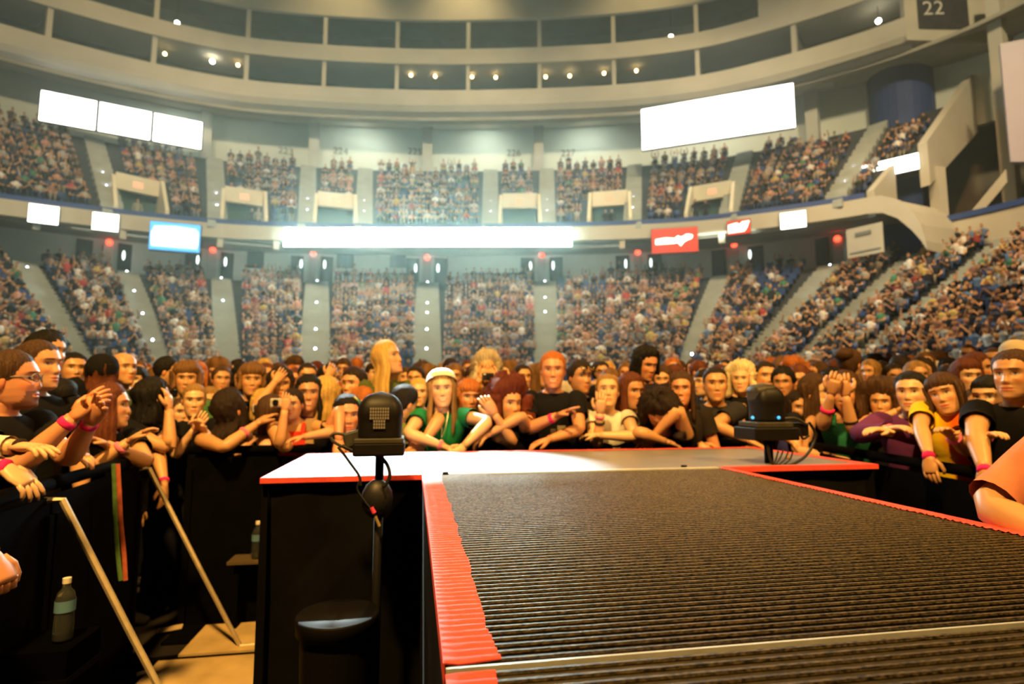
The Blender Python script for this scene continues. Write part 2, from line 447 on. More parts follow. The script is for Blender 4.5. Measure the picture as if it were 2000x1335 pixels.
# the end of the suite block, facing the stage, with its dark banner
E0 = p3(SE, D, 24.5); t = ct(SE); nn = np.array([-t[1], t[0]])
ed = np.array([nn[0]*.80+t[0]*.60, nn[1]*.80+t[1]*.60])               # direction of the end wall in plan
def endpt(k, z, off=0): return np.array([E0[0]+ed[0]*k+ed[1]*off, E0[1]+ed[1]*k-ed[0]*off, z])
b = MB()
L_ = 8.6
b.add([endpt(0, 24.6), endpt(L_, 23.9), endpt(L_, 36.2), endpt(0, 36.2), endpt(0, 24.6, -.4), endpt(L_, 23.9, -.4), endpt(L_, 36.2, -.4), endpt(0, 36.2, -.4)],
      [(0,1,2,3), (7,6,5,4), (0,4,5,1), (1,5,6,2), (2,6,7,3), (3,7,4,0)])
tag(b.build('wall_suite_block_end', m_fascia), kind='structure')
b = MB()
a0, a1 = p3(SE-9, D+.9, 24.34), p3(SE, D+.1, 24.5)
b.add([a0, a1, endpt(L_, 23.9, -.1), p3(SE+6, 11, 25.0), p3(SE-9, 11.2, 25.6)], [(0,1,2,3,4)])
tag(b.build('ceiling_right_soffit', m_soffit), kind='structure')
ban = empty('hanging_banner', endpt(3.0, 27))
tag(ban, 'dark number banner with a pale 22 hung high on the right-hand end wall', 'banner')
b = MB(); b.add([endpt(.8, 25.3, .06), endpt(3.9, 25.1, .06), endpt(3.9, 32, .06), endpt(.8, 32, .06), endpt(.8, 25.3, .02), endpt(3.9, 25.1, .02), endpt(3.9, 32, .02), endpt(.8, 32, .02)], [(0,1,2,3), (7,6,5,4), (0,4,5,1), (1,5,6,2), (2,6,7,3), (3,7,4,0)])
b.build('cloth', mat('banner_cloth', (.035, .035, .035), .8, .2, .3, 3), ban, origin=ban.location)
m_ban = mat('banner_print', (.55, .53, .46), .8, .2, .25, 4)
def on_plane_text(s_, size, o, xdir, name, m, parent, depth=.02):
    me = text_mesh(s_, size, depth); me.materials.append(m)
    ob = bpy.data.objects.new(name, me); COL.objects.link(ob); ob.parent = parent
    x = Vector((xdir[0], xdir[1], 0)).normalized(); z = Vector((0, 0, 1)); n = x.cross(z)
    M = Matrix((x, z, n)).transposed().to_4x4(); M.translation = Vector(o)
    if parent is not None: M = Matrix.Translation(-Vector(parent.location)) @ M
    ob.matrix_basis = M
    return ob
on_plane_text('22', 1.35, endpt(1.75, 26.6, .09), ed, 'numeral', m_ban, ban)
b = MB()
for (kk, z, rx, rz) in ((1.75, 28.0, .35, .42), (2.2, 28.3, .34, .3), (1.5, 28.5, .24, .32)):
    c = endpt(kk, z, .09); b.tube([c+np.array([ed[1], -ed[0], 0])*.0, c+np.array([ed[1], -ed[0], 0])*.02], rx, rz, n=12, up=(0, 0, 1))
b.build('emblem', m_ban, ban, origin=ban.location)

# bulbs and glowing panels for the lit back walls inside the suites
m_bulb = emit('suite_bulb', (1, .72, .30), 14)
m_bulbw = emit('suite_bulb_white', (1, .93, .72), 30)
for i, (x, y, lev) in enumerate([(322,105,1),(415,120,1),(465,127,1),(803,147,1),(850,149,1),(922,150,1),(968,151,1),(1066,150,1),(1113,148,1),(1180,143,1),(1243,138,1),(346,45,2),(1310,72,2),(1716,41,1)]):
    s, z = on_ring(x, y, D+1.4)
    o = empty('suite_lamp', p3(s, D+1.4, z))
    mm = m_bulbw if x in (346, 1310, 1716, 415) else m_bulb
    b = MB(); b.ball((0, 0, 0), .13 if mm is m_bulb else .17, 10, 8); b.build('bulb', mm, o, True)
    top = 28.5 if lev == 1 else 33.0
    b = MB(); b.tube([(0, 0, .1), (0, 0, max(.2, top-z))], .02, n=6); b.build('stem', m_dark, o)
    tag(o, ['leftmost warm lamp of the lower suites', 'bright lamp in the lower suites above the three screens', 'warm lamp right of the bright one above the three screens', 'first warm lamp of the middle row of eight in the lower suites', 'second warm lamp of the middle row of eight', 'third warm lamp of the middle row of eight', 'fourth warm lamp of the middle row of eight', 'fifth warm lamp of the middle row of eight', 'sixth warm lamp of the middle row of eight', 'seventh warm lamp of the middle row of eight', 'eighth warm lamp, at the right end of the middle row', 'single white lamp in the upper suites on the left', 'single white lamp in the upper suites on the right', 'bright white lamp at the right end of the lower suites'][i], 'lamp', 'lamps in the suites')
m_wallglow = emit('lit_doorway', (1, .80, .42), 1.2)  # panel glow stands in for light on the suite back walls
for i, (x, y) in enumerate(((268, 106), (795, 168), (914, 166), (1124, 166))):
    s, z = on_ring(x, y, D+3.6); t = ct(s)
    b = MB(); b.obox(p3(s, D+3.7, 26.3), (t[0]*.3, t[1]*.3, 0), (-t[1]*.03, t[0]*.03, 0), (0, 0, .8))
    tag(b.build('door_%d' % (i+1), m_wallglow), kind='structure')

# columns on the upper stand's top row, section numbers on the wall behind
COLS = []
for x in (400, 613, 835, 1052, 1590):
    s, z = on_ring(x, 290, 10.0); q = cp(s, 10.0); t = ct(s); COLS.append(s)
    b = MB(); b.obox((q[0], q[1], 22.8), (t[0]*.42, t[1]*.42, 0), (-t[1]*.42, t[0]*.42, 0), (0, 0, 2.9))
    tag(b.build('column_upper', m_conc), kind='structure')
m_num = mat('number_paint', (.16, .17, .15), .9, .1)
for n_, x, y in (('223', 558, 296), ('224', 665, 296), ('225', 810, 297), ('226', 1003, 300), ('227', 1110, 300)):
    s, z = on_ring(x, y, 10.86); t = ct(s)
    o = on_plane_text(n_, .85, p3(s, 10.76, z), t, 'section_number', m_num, None)
    tag(o, 'dark section number %s on the pale wall, %s' % (n_, {'223': 'farthest left, beside a column', '224': 'above the left square portal', '225': 'left of the middle column', '226': 'above the right square portal', '227': 'farthest right, right of a column'}[n_]), 'number', 'section numbers')

# dark doorways, lit piers and red exit lights on the lower concourse wall
m_red = emit('exit_red', (1, .05, .02), 6)
m_lampw = emit('concourse_lamp', (.85, 1, .9), 2.5)
for x, y in ((212, 475), (415, 490), (612, 497), (834, 505), (1058, 500), (1246, 495), (1436, 480), (1640, 468)):
    s, z = on_ring(x, y, 5.0); t = ct(s); n3 = np.array([-t[1], t[0], 0]); t3 = np.array([*t, 0])
    for sg in (-1, 1):
        b = MB(); b.obox(p3(s+sg*.95, 5.55, 11.0), t3*.5, n3*.05, (0, 0, 1.3))
        tag(b.build('door_lower_concourse', m_dark), kind='structure')
    o = empty('exit_pier', p3(s, 5.0, 9.8))
    b = MB(); b.obox(p3(s, 5.0, 10.9), t3*.3, n3*.3, (0, 0, 1.1)); b.build('post', m_conc, o, origin=o.location)
    b = MB(); b.ball(p3(s, 4.6, z), (.2, .2, .2), 10, 7); b.build('exit_light', m_red, o, True, origin=o.location)
    for sg in (-1, 1):
        if x in (212, 1436, 1640) and sg == -1: continue
        b = MB(); b.ball(p3(s+sg*.75, 4.9, z-.75), (.1, .1, .34), 8, 7); b.build('lamp', m_lampw, o, True, origin=o.location)
    tag(o, 'pale exit pier with red light, %s' % {212: 'under the two small white boards', 415: 'under the blue board', 612: 'under the left end of the long white board', 834: 'under the middle of the long white board', 1058: 'under the right end of the long white board', 1246: 'beside the large red board', 1436: 'under the small red board', 1640: 'beside the white end banner'}[x], 'pier', 'exit piers')
for i, x in enumerate((675, 777, 500)):
    s, z = on_ring(x, 507, 5.5); t = ct(s)
    b = MB(); b.obox(p3(s, 5.5, z), (t[0]*.62, t[1]*.62, 0), (-t[1]*.06, t[0]*.06, 0), (0, 0, .62))
    tag(b.build('window_%d' % (i+1), m_dark), kind='structure')
# faint band under the fascia: bracket posts
for x in (70, 240, 430, 540, 1215, 1410):
    s = s_at_px(x, .3, 12); t = ct(s)
    b = MB(); b.obox(p3(s, .3, 11.75), (t[0]*.18, t[1]*.18, 0), (-t[1]*.2, t[0]*.2, 0), (0, 0, .35))
    tag(b.build('trim_bracket', m_cream), kind='structure')

# ---- vomitories of the upper stand
m_port = mat('portal_paint', (.68, .62, .46), .8, .2, .05, 1)
m_orange = emit('portal_sign', (1, .42, .2), 1.3)
PORT = [(655, 'the left of the two square portals above the long white board'), (1015, 'the right of the two square portals above the long white board'), (478, 'with two people, left of the long board'), (275, 'at the far left'), (1190, 'with two people, right of the long board'), (1385, 'with dark figures, above the red boards')]
for x, lab in PORT:
    s = s_at_px(x, 1.2, 14.0)
    t = ct(s); t3 = np.array([*t, 0]); n3 = np.array([-t[1], t[0], 0]); up = np.array([0, 0, 1.])
    o = empty('stair_portal', p3(s, 1.2, 13.3))
    for sg in (-1, 1):      # sloping side walls
        b = MB()
        a = p3(s+sg*1.25, .6, 13.0); q = [a, a+n3*3.4, a+n3*3.4+up*3.3, a+n3*2.2+up*3.3, a+up*.7]
        q2 = [v+t3*(sg*.22) for v in q]
        b.add(q+q2, [(0,1,2,3,4), (9,8,7,6,5), (0,5,6,1), (1,6,7,2), (2,7,8,3), (3,8,9,4), (4,9,5,0)])
        b.build('side_wall', m_port, o, origin=o.location)
    b = MB(); b.obox(p3(s, 3.0, 15.85), t3*1.25, n3*.15, up*.55); b.build('lintel', m_port, o, origin=o.location)
    b = MB(); b.obox(p3(s, 2.84, 15.8), t3*.28, n3*.02, up*.2); b.build('exit_sign', m_orange, o, origin=o.location)
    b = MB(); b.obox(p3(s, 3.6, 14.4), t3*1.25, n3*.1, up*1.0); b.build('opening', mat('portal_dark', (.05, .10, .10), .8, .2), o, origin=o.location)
    tag(o, 'cream stair portal, ' + lab, 'portal', 'stair portals of the upper stand')

# ---- aisles: concrete steps with small white step lights
m_sl = emit('step_light', (.75, .8, 1), 16)
AISLE_L = [(618, 600), (834, 620), (1065, 600), (268, 600), (1385, 610), (1590, 560), (1700, 590), (70, 560), (432, 560), (1862, 560)]
AISLE_U = [(203, 352), (421, 362), (600, 395), (712, 398), (958, 398), (1068, 400), (1238, 385), (1438, 370), (1692, 300)]
AL, AU = [], []
def solve_s(x, y, rows, dz=0):
    best = None
    for (d, z) in rows:
        s = s_at_px(x, d, z+dz); p = proj(p3(s, d, z+dz)); e = abs(p[1]-y)+abs(p[0]-x)
        if best is None or e < best[0]: best = (e, s)
    return best[1]
ORD = ('first', 'second', 'third', 'fourth', 'fifth', 'sixth')
LIT = {618: (0,.35,.6,.8), 834: (.02,.3,.45,.62,.8,.97), 1065: (.05,.25,.45), 268: (.05,.25,.48,.72), 1385: (.85,.98), 1590: (.05,), 1700: (), 70: (.1,), 432: (.05,.35), 1862: ()}
for x, y in AISLE_L:
    s = solve_s(x, y, LOW); AL.append(s)
    wd = .78 if x in (618, 834, 1065) else .62
    b = MB(); t = ct(s); t3 = np.array([*t, 0]); n3 = np.array([-t[1], t[0], 0])
    for i, (d, z) in enumerate(LOW):
        b.obox(p3(s, d-.10, z-.17), t3*wd, n3*.56, (0, 0, .24)); b.obox(p3(s, d-.42, z-.28), t3*wd, n3*.46, (0, 0, .16))
    o = b.build('stair', m_step, lower); o['kind'] = 'stuff'
    for f in LIT[x]:
        i = int(f*17); d, z = LOW[i]
        lo = empty('step_light', p3(s, d-.1, z+.12))
        b = MB(); b.ball(p3(s, d-.20, z+.16), .062, 8, 6); b.build('lens', m_sl, lo, True, origin=lo.location)
        b = MB(); b.obox(p3(s, d-.10, z+.15), t3*.09, n3*.05, (0, 0, .09)); b.build('housing', m_dark, lo, origin=lo.location)
        tag(lo, '%s step light from the top, lower aisle %s' % (ORD[list(LIT[x]).index(f)], {618: 'under the left end of the long ribbon', 834: 'under the middle of the long ribbon', 1065: 'under the right end of the long ribbon', 268: 'sloping down left of the blue board', 1385: 'under the red boards', 1590: 'below the white end banner', 70: 'at the far left', 432: 'below the blue board'}[x]), 'step light', 'step lights of the lower stand')
for x, y in AISLE_U:
    s = solve_s(x, y, UP); AU.append(s)
    b = MB(); t = ct(s); t3 = np.array([*t, 0]); n3 = np.array([-t[1], t[0], 0])
    rows = UP if s < SF1 else UP[4:]
    for i, (d, z) in enumerate(rows):
        b.obox(p3(s, d-.1, z-.27), t3*.6, n3*.55, (0, 0, .35)); b.obox(p3(s, d-.42, z-.4), t3*.6, n3*.46, (0, 0, .24))
    o = b.build('stair', m_step, upper); o['kind'] = 'stuff'
    for i in ((2, 4) if s < SF1 else (5,)):
        d, z = UP[i+ (1 if x == 203 else 0)]
        lo = empty('step_light', p3(s, d-.1, z+.12))
        b = MB(); b.ball(p3(s, d-.12, z+.2), .08, 8, 6); b.build('lens', m_sl, lo, True, origin=lo.location)
        b = MB(); b.obox(p3(s, d-.02, z+.19), t3*.11, n3*.05, (0, 0, .12)); b.build('housing', m_dark, lo, origin=lo.location)
        tag(lo, '%s white step light on the upper aisle %s' % ('lower' if i == 2 else 'upper', {203: 'under the row of three screens', 421: 'right of the three screens', 600: 'left of the left square portal', 712: 'right of the left square portal', 958: 'left of the right square portal', 1068: 'right of the right square portal', 1238: 'under the left edge of the large screen', 1438: 'under the right part of the large screen', 1692: 'beside the end ribbon'}[x]), 'step light', 'step lights of the upper stand')

# ---- display boards
m_frame = mat('board_frame', (.03, .03, .03), .6, .3)
def board(name, lab, x0, x1, yt, yb, d, m, cat='display board', gap=.1, n=1, group=None):
    """a flat lit board whose ends hang at offset d; yt, yb: its top and bottom in the middle"""
    xm = (x0+x1)/2
    s0, z0 = on_ring(x0, yt, d); s1, z1 = on_ring(x1, yt, d)
    sm, zt_ = on_ring(xm, yt, d); _, zb = on_ring(xm, yb, d)
    o = empty(name, p3(sm, d, zb))
    for i in range(n):
        a, c = s0+(s1-s0)*i/n, s0+(s1-s0)*(i+1)/n
        A, B_ = cp(a, d), cp(c, d)
        if n > 1 : A, B_ = cp(s0, d)+(cp(s1, d)-cp(s0, d))*i/n, cp(s0, d)+(cp(s1, d)-cp(s0, d))*(i+1)/n
        t = (B_-A); L = np.linalg.norm(t); t = t/L; n3 = np.array([-t[1], t[0], 0]); t3 = np.array([*t, 0]); c_ = (A+B_)/2
        b = MB(); b.obox((c_[0]+n3[0]*.16, c_[1]+n3[1]*.16, (zt_+zb)/2), t3*(L/2-.01), n3*.14, (0, 0, (zt_-zb)/2+.04)); b.build('cabinet', m_frame, o, origin=o.location)
        b = MB(); b.obox((c_[0], c_[1], (zt_+zb)/2), t3*(L/2-gap if n > 1 else L/2-.03), n3*.03, (0, 0, (zt_-zb)/2)); b.build('screen', m, o, origin=o.location)
    tag(o, lab, cat, group)
    return o, (cp(s0, d), cp(s1, d), zb, zt_)
W_BIG = emit('screen_white', (1, 1, .93), 7)
W_RIB = emit('ribbon_white', (.70, 1, .97), 95)
W_SML = emit('small_board_white', (1, 1, .86), 5)
M_BLU = emit('screen_blue', (.10, .50, 1), 1.6)
M_BLW = emit('screen_pale', (.80, .95, 1), 2.2)
M_RED = emit('screen_red', (1, .045, .008), 1.1)
M_RDW = emit('screen_red_white', (1, .9, .72), 3.5)
board('ribbon_board', 'long glowing white ribbon board on the middle of the upper stand front', 555, 1116, 449, 484, -.35, W_RIB, n=6, gap=.012)
board('triple_board', 'row of three tilted white screens under the suites on the left', 75, 400, 211, 266, 7.2, W_BIG, n=3)
board('big_board', 'large white screen hung under the suites on the right', 1252, 1551, 196, 277, 4.6, W_BIG)
board('small_board', 'small white board at the left end of the upper stand front', 56, 117, 401, 436, -.3, W_SML, group='small white boards')
board('small_board', 'small white board next to the blue board on the upper stand front', 180, 234, 417, 450, -.3, W_SML, group='small white boards')
board('small_board', 'small white board at the right end of the upper stand front', 1522, 1575, 414, 445, -.3, W_SML, group='small white boards')
board('end_ribbon_board', 'white ribbon board at the front of the high right-hand rows', 1683, 1796, 312, 342, 3.5, W_SML)
def deco(o, info, shapes, m, name='print'):
    A, B_, zb, zt_ = info; t = B_-A; L = np.linalg.norm(t); t = t/L; n3 = np.array([-t[1], t[0], 0])
    b = MB()
    for sh in shapes:
        P = [np.array([A[0]+t[0]*u_*L, A[1]+t[1]*u_*L, zb+(zt_-zb)*v_])-n3*.05 for u_, v_ in sh]
        Q = [p-n3*.015 for p in P]; n_ = len(P)
        b.add(P+Q, [tuple(range(n_, 2*n_)), tuple(range(n_))[::-1]]+[(i, (i+1) % n_, n_+(i+1) % n_, n_+i) for i in range(n_)])
    b.build(name, m, o, origin=o.location)
o, inf = board('blue_board', 'blue and white lit board on the upper stand front, left of the long ribbon', 292, 393, 436, 490, -.3, M_BLU)
deco(o, inf, [[(.06, .12), (.94, .12), (.96, .3), (.96, .7), (.9, .84), (.5, .88), (.1, .84), (.04, .6), (.04, .3)]], M_BLW)
o, inf = board('red_board', 'large red lit board with a white word and splash on the upper stand front', 1271, 1363, 446, 493, -.3, M_RED)
deco(o, inf, [[(.09, .35), (.5, .36), (.5, .58), (.3, .62), (.09, .57)],
              [(.46, .36), (.56, .38), (.63, .24), (.70, .40), (.78, .48), (.86, .52), (.89, .66), (.82, .72), (.74, .72), (.70, .66), (.62, .62), (.58, .68), (.52, .62)]], M_RDW)
o, inf = board('red_board', 'small red and white lit board on the upper stand front', 1419, 1466, 430, 457, -.3, M_RED)
deco(o, inf, [[(.05, .12), (.72, .14), (.84, .4), (.95, .88), (.62, .84), (.55, .68), (.42, .82), (.06, .72)]], M_RDW)
# white end banner under the curled end
s, z = on_ring(1690, 470, -.1); t = ct(s); t3 = np.array([*t, 0]); n3 = np.array([-t[1], t[0], 0])
o = empty('end_banner', p3(s, -.1, z-.8))
b = MB(); b.obox(p3(s, -.15, z), t3*.95, n3*.03, (0, 0, .85)); b.build('cloth', m_cream, o, origin=o.location)
b = MB(); b.obox(p3(s-.05, -.2, z+.42), t3*.42, n3*.02, (0, 0, .11)); b.build('print', m_num, o, origin=o.location)
b = MB(); b.obox(p3(s, -.2, z-.6), t3*.8, n3*.02, (0, 0, .04)); b.build('print', m_num, o, origin=o.location)
tag(o, 'white banner with dark print below the curled end of the upper stand', 'banner')
# ------------------------------------------------------------------ runway, cross stage, pit
ZT = 1.15
U0, U1, VX0, VX1 = .045, 1.50, 2.56, 3.63        # runway sides, cross stage front and rear
UX0, UX1 = -.63, 2.34
def slat_mat():
    m = bpy.data.materials.new('led_slat'); m.use_nodes = True; nt = m.node_tree; b = nt.nodes['Principled BSDF']
    g = nt.nodes.new('ShaderNodeNewGeometry')
    mp = nt.nodes.new('ShaderNodeMapping'); mp.inputs['Scale'].default_value = (.6, 1.6, 1)
    nt.links.new(g.outputs['Position'], mp.inputs['Vector'])
    n = nt.nodes.new('ShaderNodeTexNoise'); n.inputs['Scale'].default_value = 210; n.inputs['Detail'].default_value = 4
    nt.links.new(mp.outputs['Vector'], n.inputs['Vector'])
    r = nt.nodes.new('ShaderNodeValToRGB'); e = r.color_ramp.elements
    e[0].position = .36; e[0].color = (.008, .006, .003, 1); e[1].position = .70; e[1].color = (.165, .125, .055, 1)
    nt.links.new(n.outputs['Fac'], r.inputs['Fac']); 
    # top stays pale; slat sides painted dark to deepen the shade in the gaps
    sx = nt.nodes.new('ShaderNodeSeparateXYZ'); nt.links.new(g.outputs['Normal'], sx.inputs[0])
    side_dark = nt.nodes.new('ShaderNodeMapRange'); side_dark.inputs['From Min'].default_value = .1; side_dark.inputs['From Max'].default_value = .6; side_dark.inputs['To Min'].default_value = .15
    nt.links.new(sx.outputs['Z'], side_dark.inputs['Value'])
    ml = nt.nodes.new('ShaderNodeVectorMath'); ml.operation = 'MULTIPLY'; nt.links.new(r.outputs['Color'], ml.inputs[0]); nt.links.new(side_dark.outputs['Result'], ml.inputs[1])
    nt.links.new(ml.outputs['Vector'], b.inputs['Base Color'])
    r2 = nt.nodes.new('ShaderNodeMapRange'); r2.inputs['To Min'].default_value = .55; r2.inputs['To Max'].default_value = .25
    nt.links.new(n.outputs['Fac'], r2.inputs['Value']); nt.links.new(r2.outputs['Result'], b.inputs['Roughness'])
    b.inputs['Specular IOR Level'].default_value = .5
    bp = nt.nodes.new('ShaderNodeBump'); bp.inputs['Strength'].default_value = .5; bp.inputs['Distance'].default_value = .002
    nt.links.new(n.outputs['Fac'], bp.inputs['Height']); nt.links.new(bp.outputs['Normal'], b.inputs['Normal'])
    return m
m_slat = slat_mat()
m_tape = mat('red_tape', (.82, .085, .06), .55, .4, .12, 40, bump=.25)
m_skirt = mat('black_skirt', (.0035, .0035, .0035), .9, .08, .3, 5, bump=.3)
m_alu = mat('aluminium', (.62, .66, .66), .28, .7, .1, 30, metal=.15)
m_pit = mat('pit_black', (.0015, .0015, .0015), .95, .0)

run = empty('runway', (.77, 1.2, 0))
tag(run, 'long stage runway of dark ribbed slats edged with red tape, leading into the crowd', 'runway')
RO = run.location
b = MB(); b.box((U0+.01, -.6, ZT-.06), (U1-.01, VX0-.004, ZT-.016)); b.build('deck', m_pit, run, origin=RO)
for nm, lo, hi in (('side_skirt', (U0, -.6, 0), (U0+.012, VX0, ZT-.02)), ('side_skirt', (U1-.012, -.6, 0), (U1, VX0, ZT-.02))):
    b = MB(); b.box(lo, hi); b.build(nm, m_skirt, run, origin=RO)
PITCH = .0206
VJ = .735
sb = MB()
hw, zz = (U1-U0-.01)/2, ZT
prof = [(-.0036, -.016), (.0036, -.016), (.0036, -.003), (.0022, 0), (-.0022, 0), (-.0036, -.003)]
sb.rings([[(-hw, y, z) for y, z in prof], [(hw, y, z) for y, z in prof]], cap0=True, cap1=True)
sl0 = None; vs = []
v = VJ+.018
while v < VX0-.01: vs.append(v); v += PITCH
v = VJ-.018
while v > .30: vs.append(v); v -= PITCH*1.05
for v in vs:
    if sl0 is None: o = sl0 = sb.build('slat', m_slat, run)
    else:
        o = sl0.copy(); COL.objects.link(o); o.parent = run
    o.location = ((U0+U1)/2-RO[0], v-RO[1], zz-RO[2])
# filler between the slats of the near panel, and the bright joint strip
b = MB(); b.box((U0+.01, .25, ZT-.016), (U1-.01, VJ-.01, ZT-.0045)); b.build('filler_panel', mat('filler', (.05, .042, .03), .6, .3, .3, 60), run, origin=RO)
b = MB(); b.box((U0, VJ-.0022, ZT-.02), (U1, VJ+.0022, ZT+.0005)); b.build('joint_strip', m_alu, run, origin=RO)
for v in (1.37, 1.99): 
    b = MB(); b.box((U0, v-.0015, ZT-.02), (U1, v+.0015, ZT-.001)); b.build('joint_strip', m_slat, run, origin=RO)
def tape_strip(nm, pts_in, pts_out, parent, org, n=120, wob=.004, rip=True, seed=1):
    """a strip of tape between two edges, rippling over the slats"""
    rg = np.random.RandomState(seed)
    t = np.linspace(0, 1, n)[:, None]
    A = np.asarray(pts_out[0])+(np.asarray(pts_out[1])-np.asarray(pts_out[0]))*t
    B_ = np.asarray(pts_in[0])+(np.asarray(pts_in[1])-np.asarray(pts_in[0]))*t
    d = (B_-A)/np.linalg.norm(B_-A, axis=1)[:, None]
    wv = np.interp(np.arange(n), np.arange(0, n+8, 8), rg.randn(len(np.arange(0, n+8, 8))))
    B_ = B_+d*(wv[:, None]*wob)
    G = np.stack([A, A*.75+B_*.25, (A+B_)/2, A*.3+B_*.7, B_], 1)
    if rip:
        G[:, 1:, 2] += .0022*np.cos(2*np.pi*(G[:, 1:, 1]-VJ-.018)/PITCH)-.001
    b = MB(); b.grid(G); b.grid(G[:, ::-1]-np.array([0, 0, .0015]))
    return b.build(nm, m_tape, parent, smooth=True, origin=org)
zt = ZT+.0035
tape_strip('edge_tape', ((.112, VJ+.012, zt), (.122, VX0, zt)), ((U0-.002, VJ+.008, zt), (U0-.002, VX0, zt)), run, RO, 420, .0022, True, 3)
tape_strip('edge_tape', ((.108, .30, zt), (.104, VJ-.022, zt)), ((U0-.002, .30, zt), (U0-.002, VJ-.022, zt)), run, RO, 90, .003, True, 5)
b = MB(); b.box((U0-.003, VJ+.008, ZT-.022), (U0-.001, VX0, ZT+.003)); b.build('edge_tape_fold', m_tape, run, origin=RO)
tape_strip('edge_tape', ((1.455, .3, zt), (1.462, VX0, zt)), ((U1+.003, .3, zt), (U1+.003, VX0, zt)), run, RO, 300, .003, True, 7)
b = MB(); b.box((U1+.001, .3, ZT-.03), (U1+.004, VX0, ZT+.003)); b.build('edge_tape_fold', m_tape, run, origin=RO)

cs = empty('cross_stage', (.85, 3.1, 0)); CO = cs.location
tag(cs, 'shiny grey cross stage at the end of the runway, edged with red tape', 'stage')
m_shiny = mat('shiny_deck', (.22, .23, .25), .32, .9, .08, 3)
b = MB(); b.box((UX0, VX0, ZT-.015), (UX1, VX1, ZT)); b.build('deck', m_shiny, cs, origin=CO)
def skirt(nm, a, c, z1, parent, org, fold=.02):
    """a black cloth skirt hanging in soft folds"""
    a, c = np.array(a, float), np.array(c, float); L = np.linalg.norm(c-a); n = int(L/.03)+2; t = np.linspace(0, 1, n)
    nn = np.array([-(c-a)[1], (c-a)[0]])/L
    p = a+(c-a)*t[:, None]
    G = []
    for z, f in ((z1, .1), (z1*.6, .8), (.01, 1)):
        off = fold*f*np.sin(t*L*21+np.sin(t*L*5)*1.5)
        q = p+nn*off[:, None]; G.append(np.concatenate([q, np.full((n, 1), z)], 1))
    b = MB(); b.grid(G); return b.build(nm, m_skirt, parent, smooth=True, origin=org)
skirt('front_skirt', (UX0, VX0+.03), (U0, VX0+.03), ZT-.016, cs, CO)
skirt('front_skirt', (U1, VX0+.03), (UX1, VX0+.03), ZT-.016, cs, CO)
skirt('side_skirt', (UX0+.03, VX1), (UX0+.03, VX0), ZT-.016, cs, CO)
skirt('side_skirt', (UX1-.03, VX0), (UX1-.03, VX1), ZT-.016, cs, CO)
skirt('rear_skirt', (UX1, VX1-.03), (UX0, VX1-.03), ZT-.016, cs, CO)
zc = ZT+.002
for i, (a, c, d_, e) in enumerate((
    ((UX0, VX0, zc), (UX0, VX1, zc), (UX0+.075, VX0, zc), (UX0+.075, VX1, zc)),
    ((UX1, VX0, zc), (UX1, VX1, zc), (UX1-.07, VX0, zc), (UX1-.07, VX1, zc)),
    ((UX0, VX1, zc+.001), (UX1, VX1, zc+.001), (UX0, VX1-.075, zc+.001), (UX1, VX1-.075, zc+.001)),
    ((UX0, VX0-.002, zc+.001), (U0, VX0-.002, zc+.001), (UX0, VX0+.045, zc+.001), (U0, VX0+.045, zc+.001)),
    ((U1, VX0-.002, zc+.001), (UX1, VX0-.002, zc+.001), (U1, VX0+.045, zc+.001), (UX1, VX0+.045, zc+.001)))):
    tape_strip('edge_tape', (d_, e), (a, c), cs, CO, 60, .003, False, 20+i)
for x0_, x1_ in ((UX0, U0), (U1, UX1)):
    b = MB(); b.box((x0_, VX0-.004, ZT-.02), (x1_, VX0-.001, ZT+.002)); b.build('edge_tape_fold', m_tape, cs, origin=CO)
b = MB(); b.box((U0+.08, VX0-.004, ZT-.01), (U1-.04, VX0+.035, ZT+.004)); b.build('joint_strip', m_alu, cs, origin=CO)
for px, py in ((870, 926), (1336, 913)):
    p = on_z(px, py, ZT); b = MB(); b.tube([(p[0], p[1], ZT), (p[0], p[1], ZT+.012)], .014, n=10); b.build('bolt', m_black, cs, origin=CO)

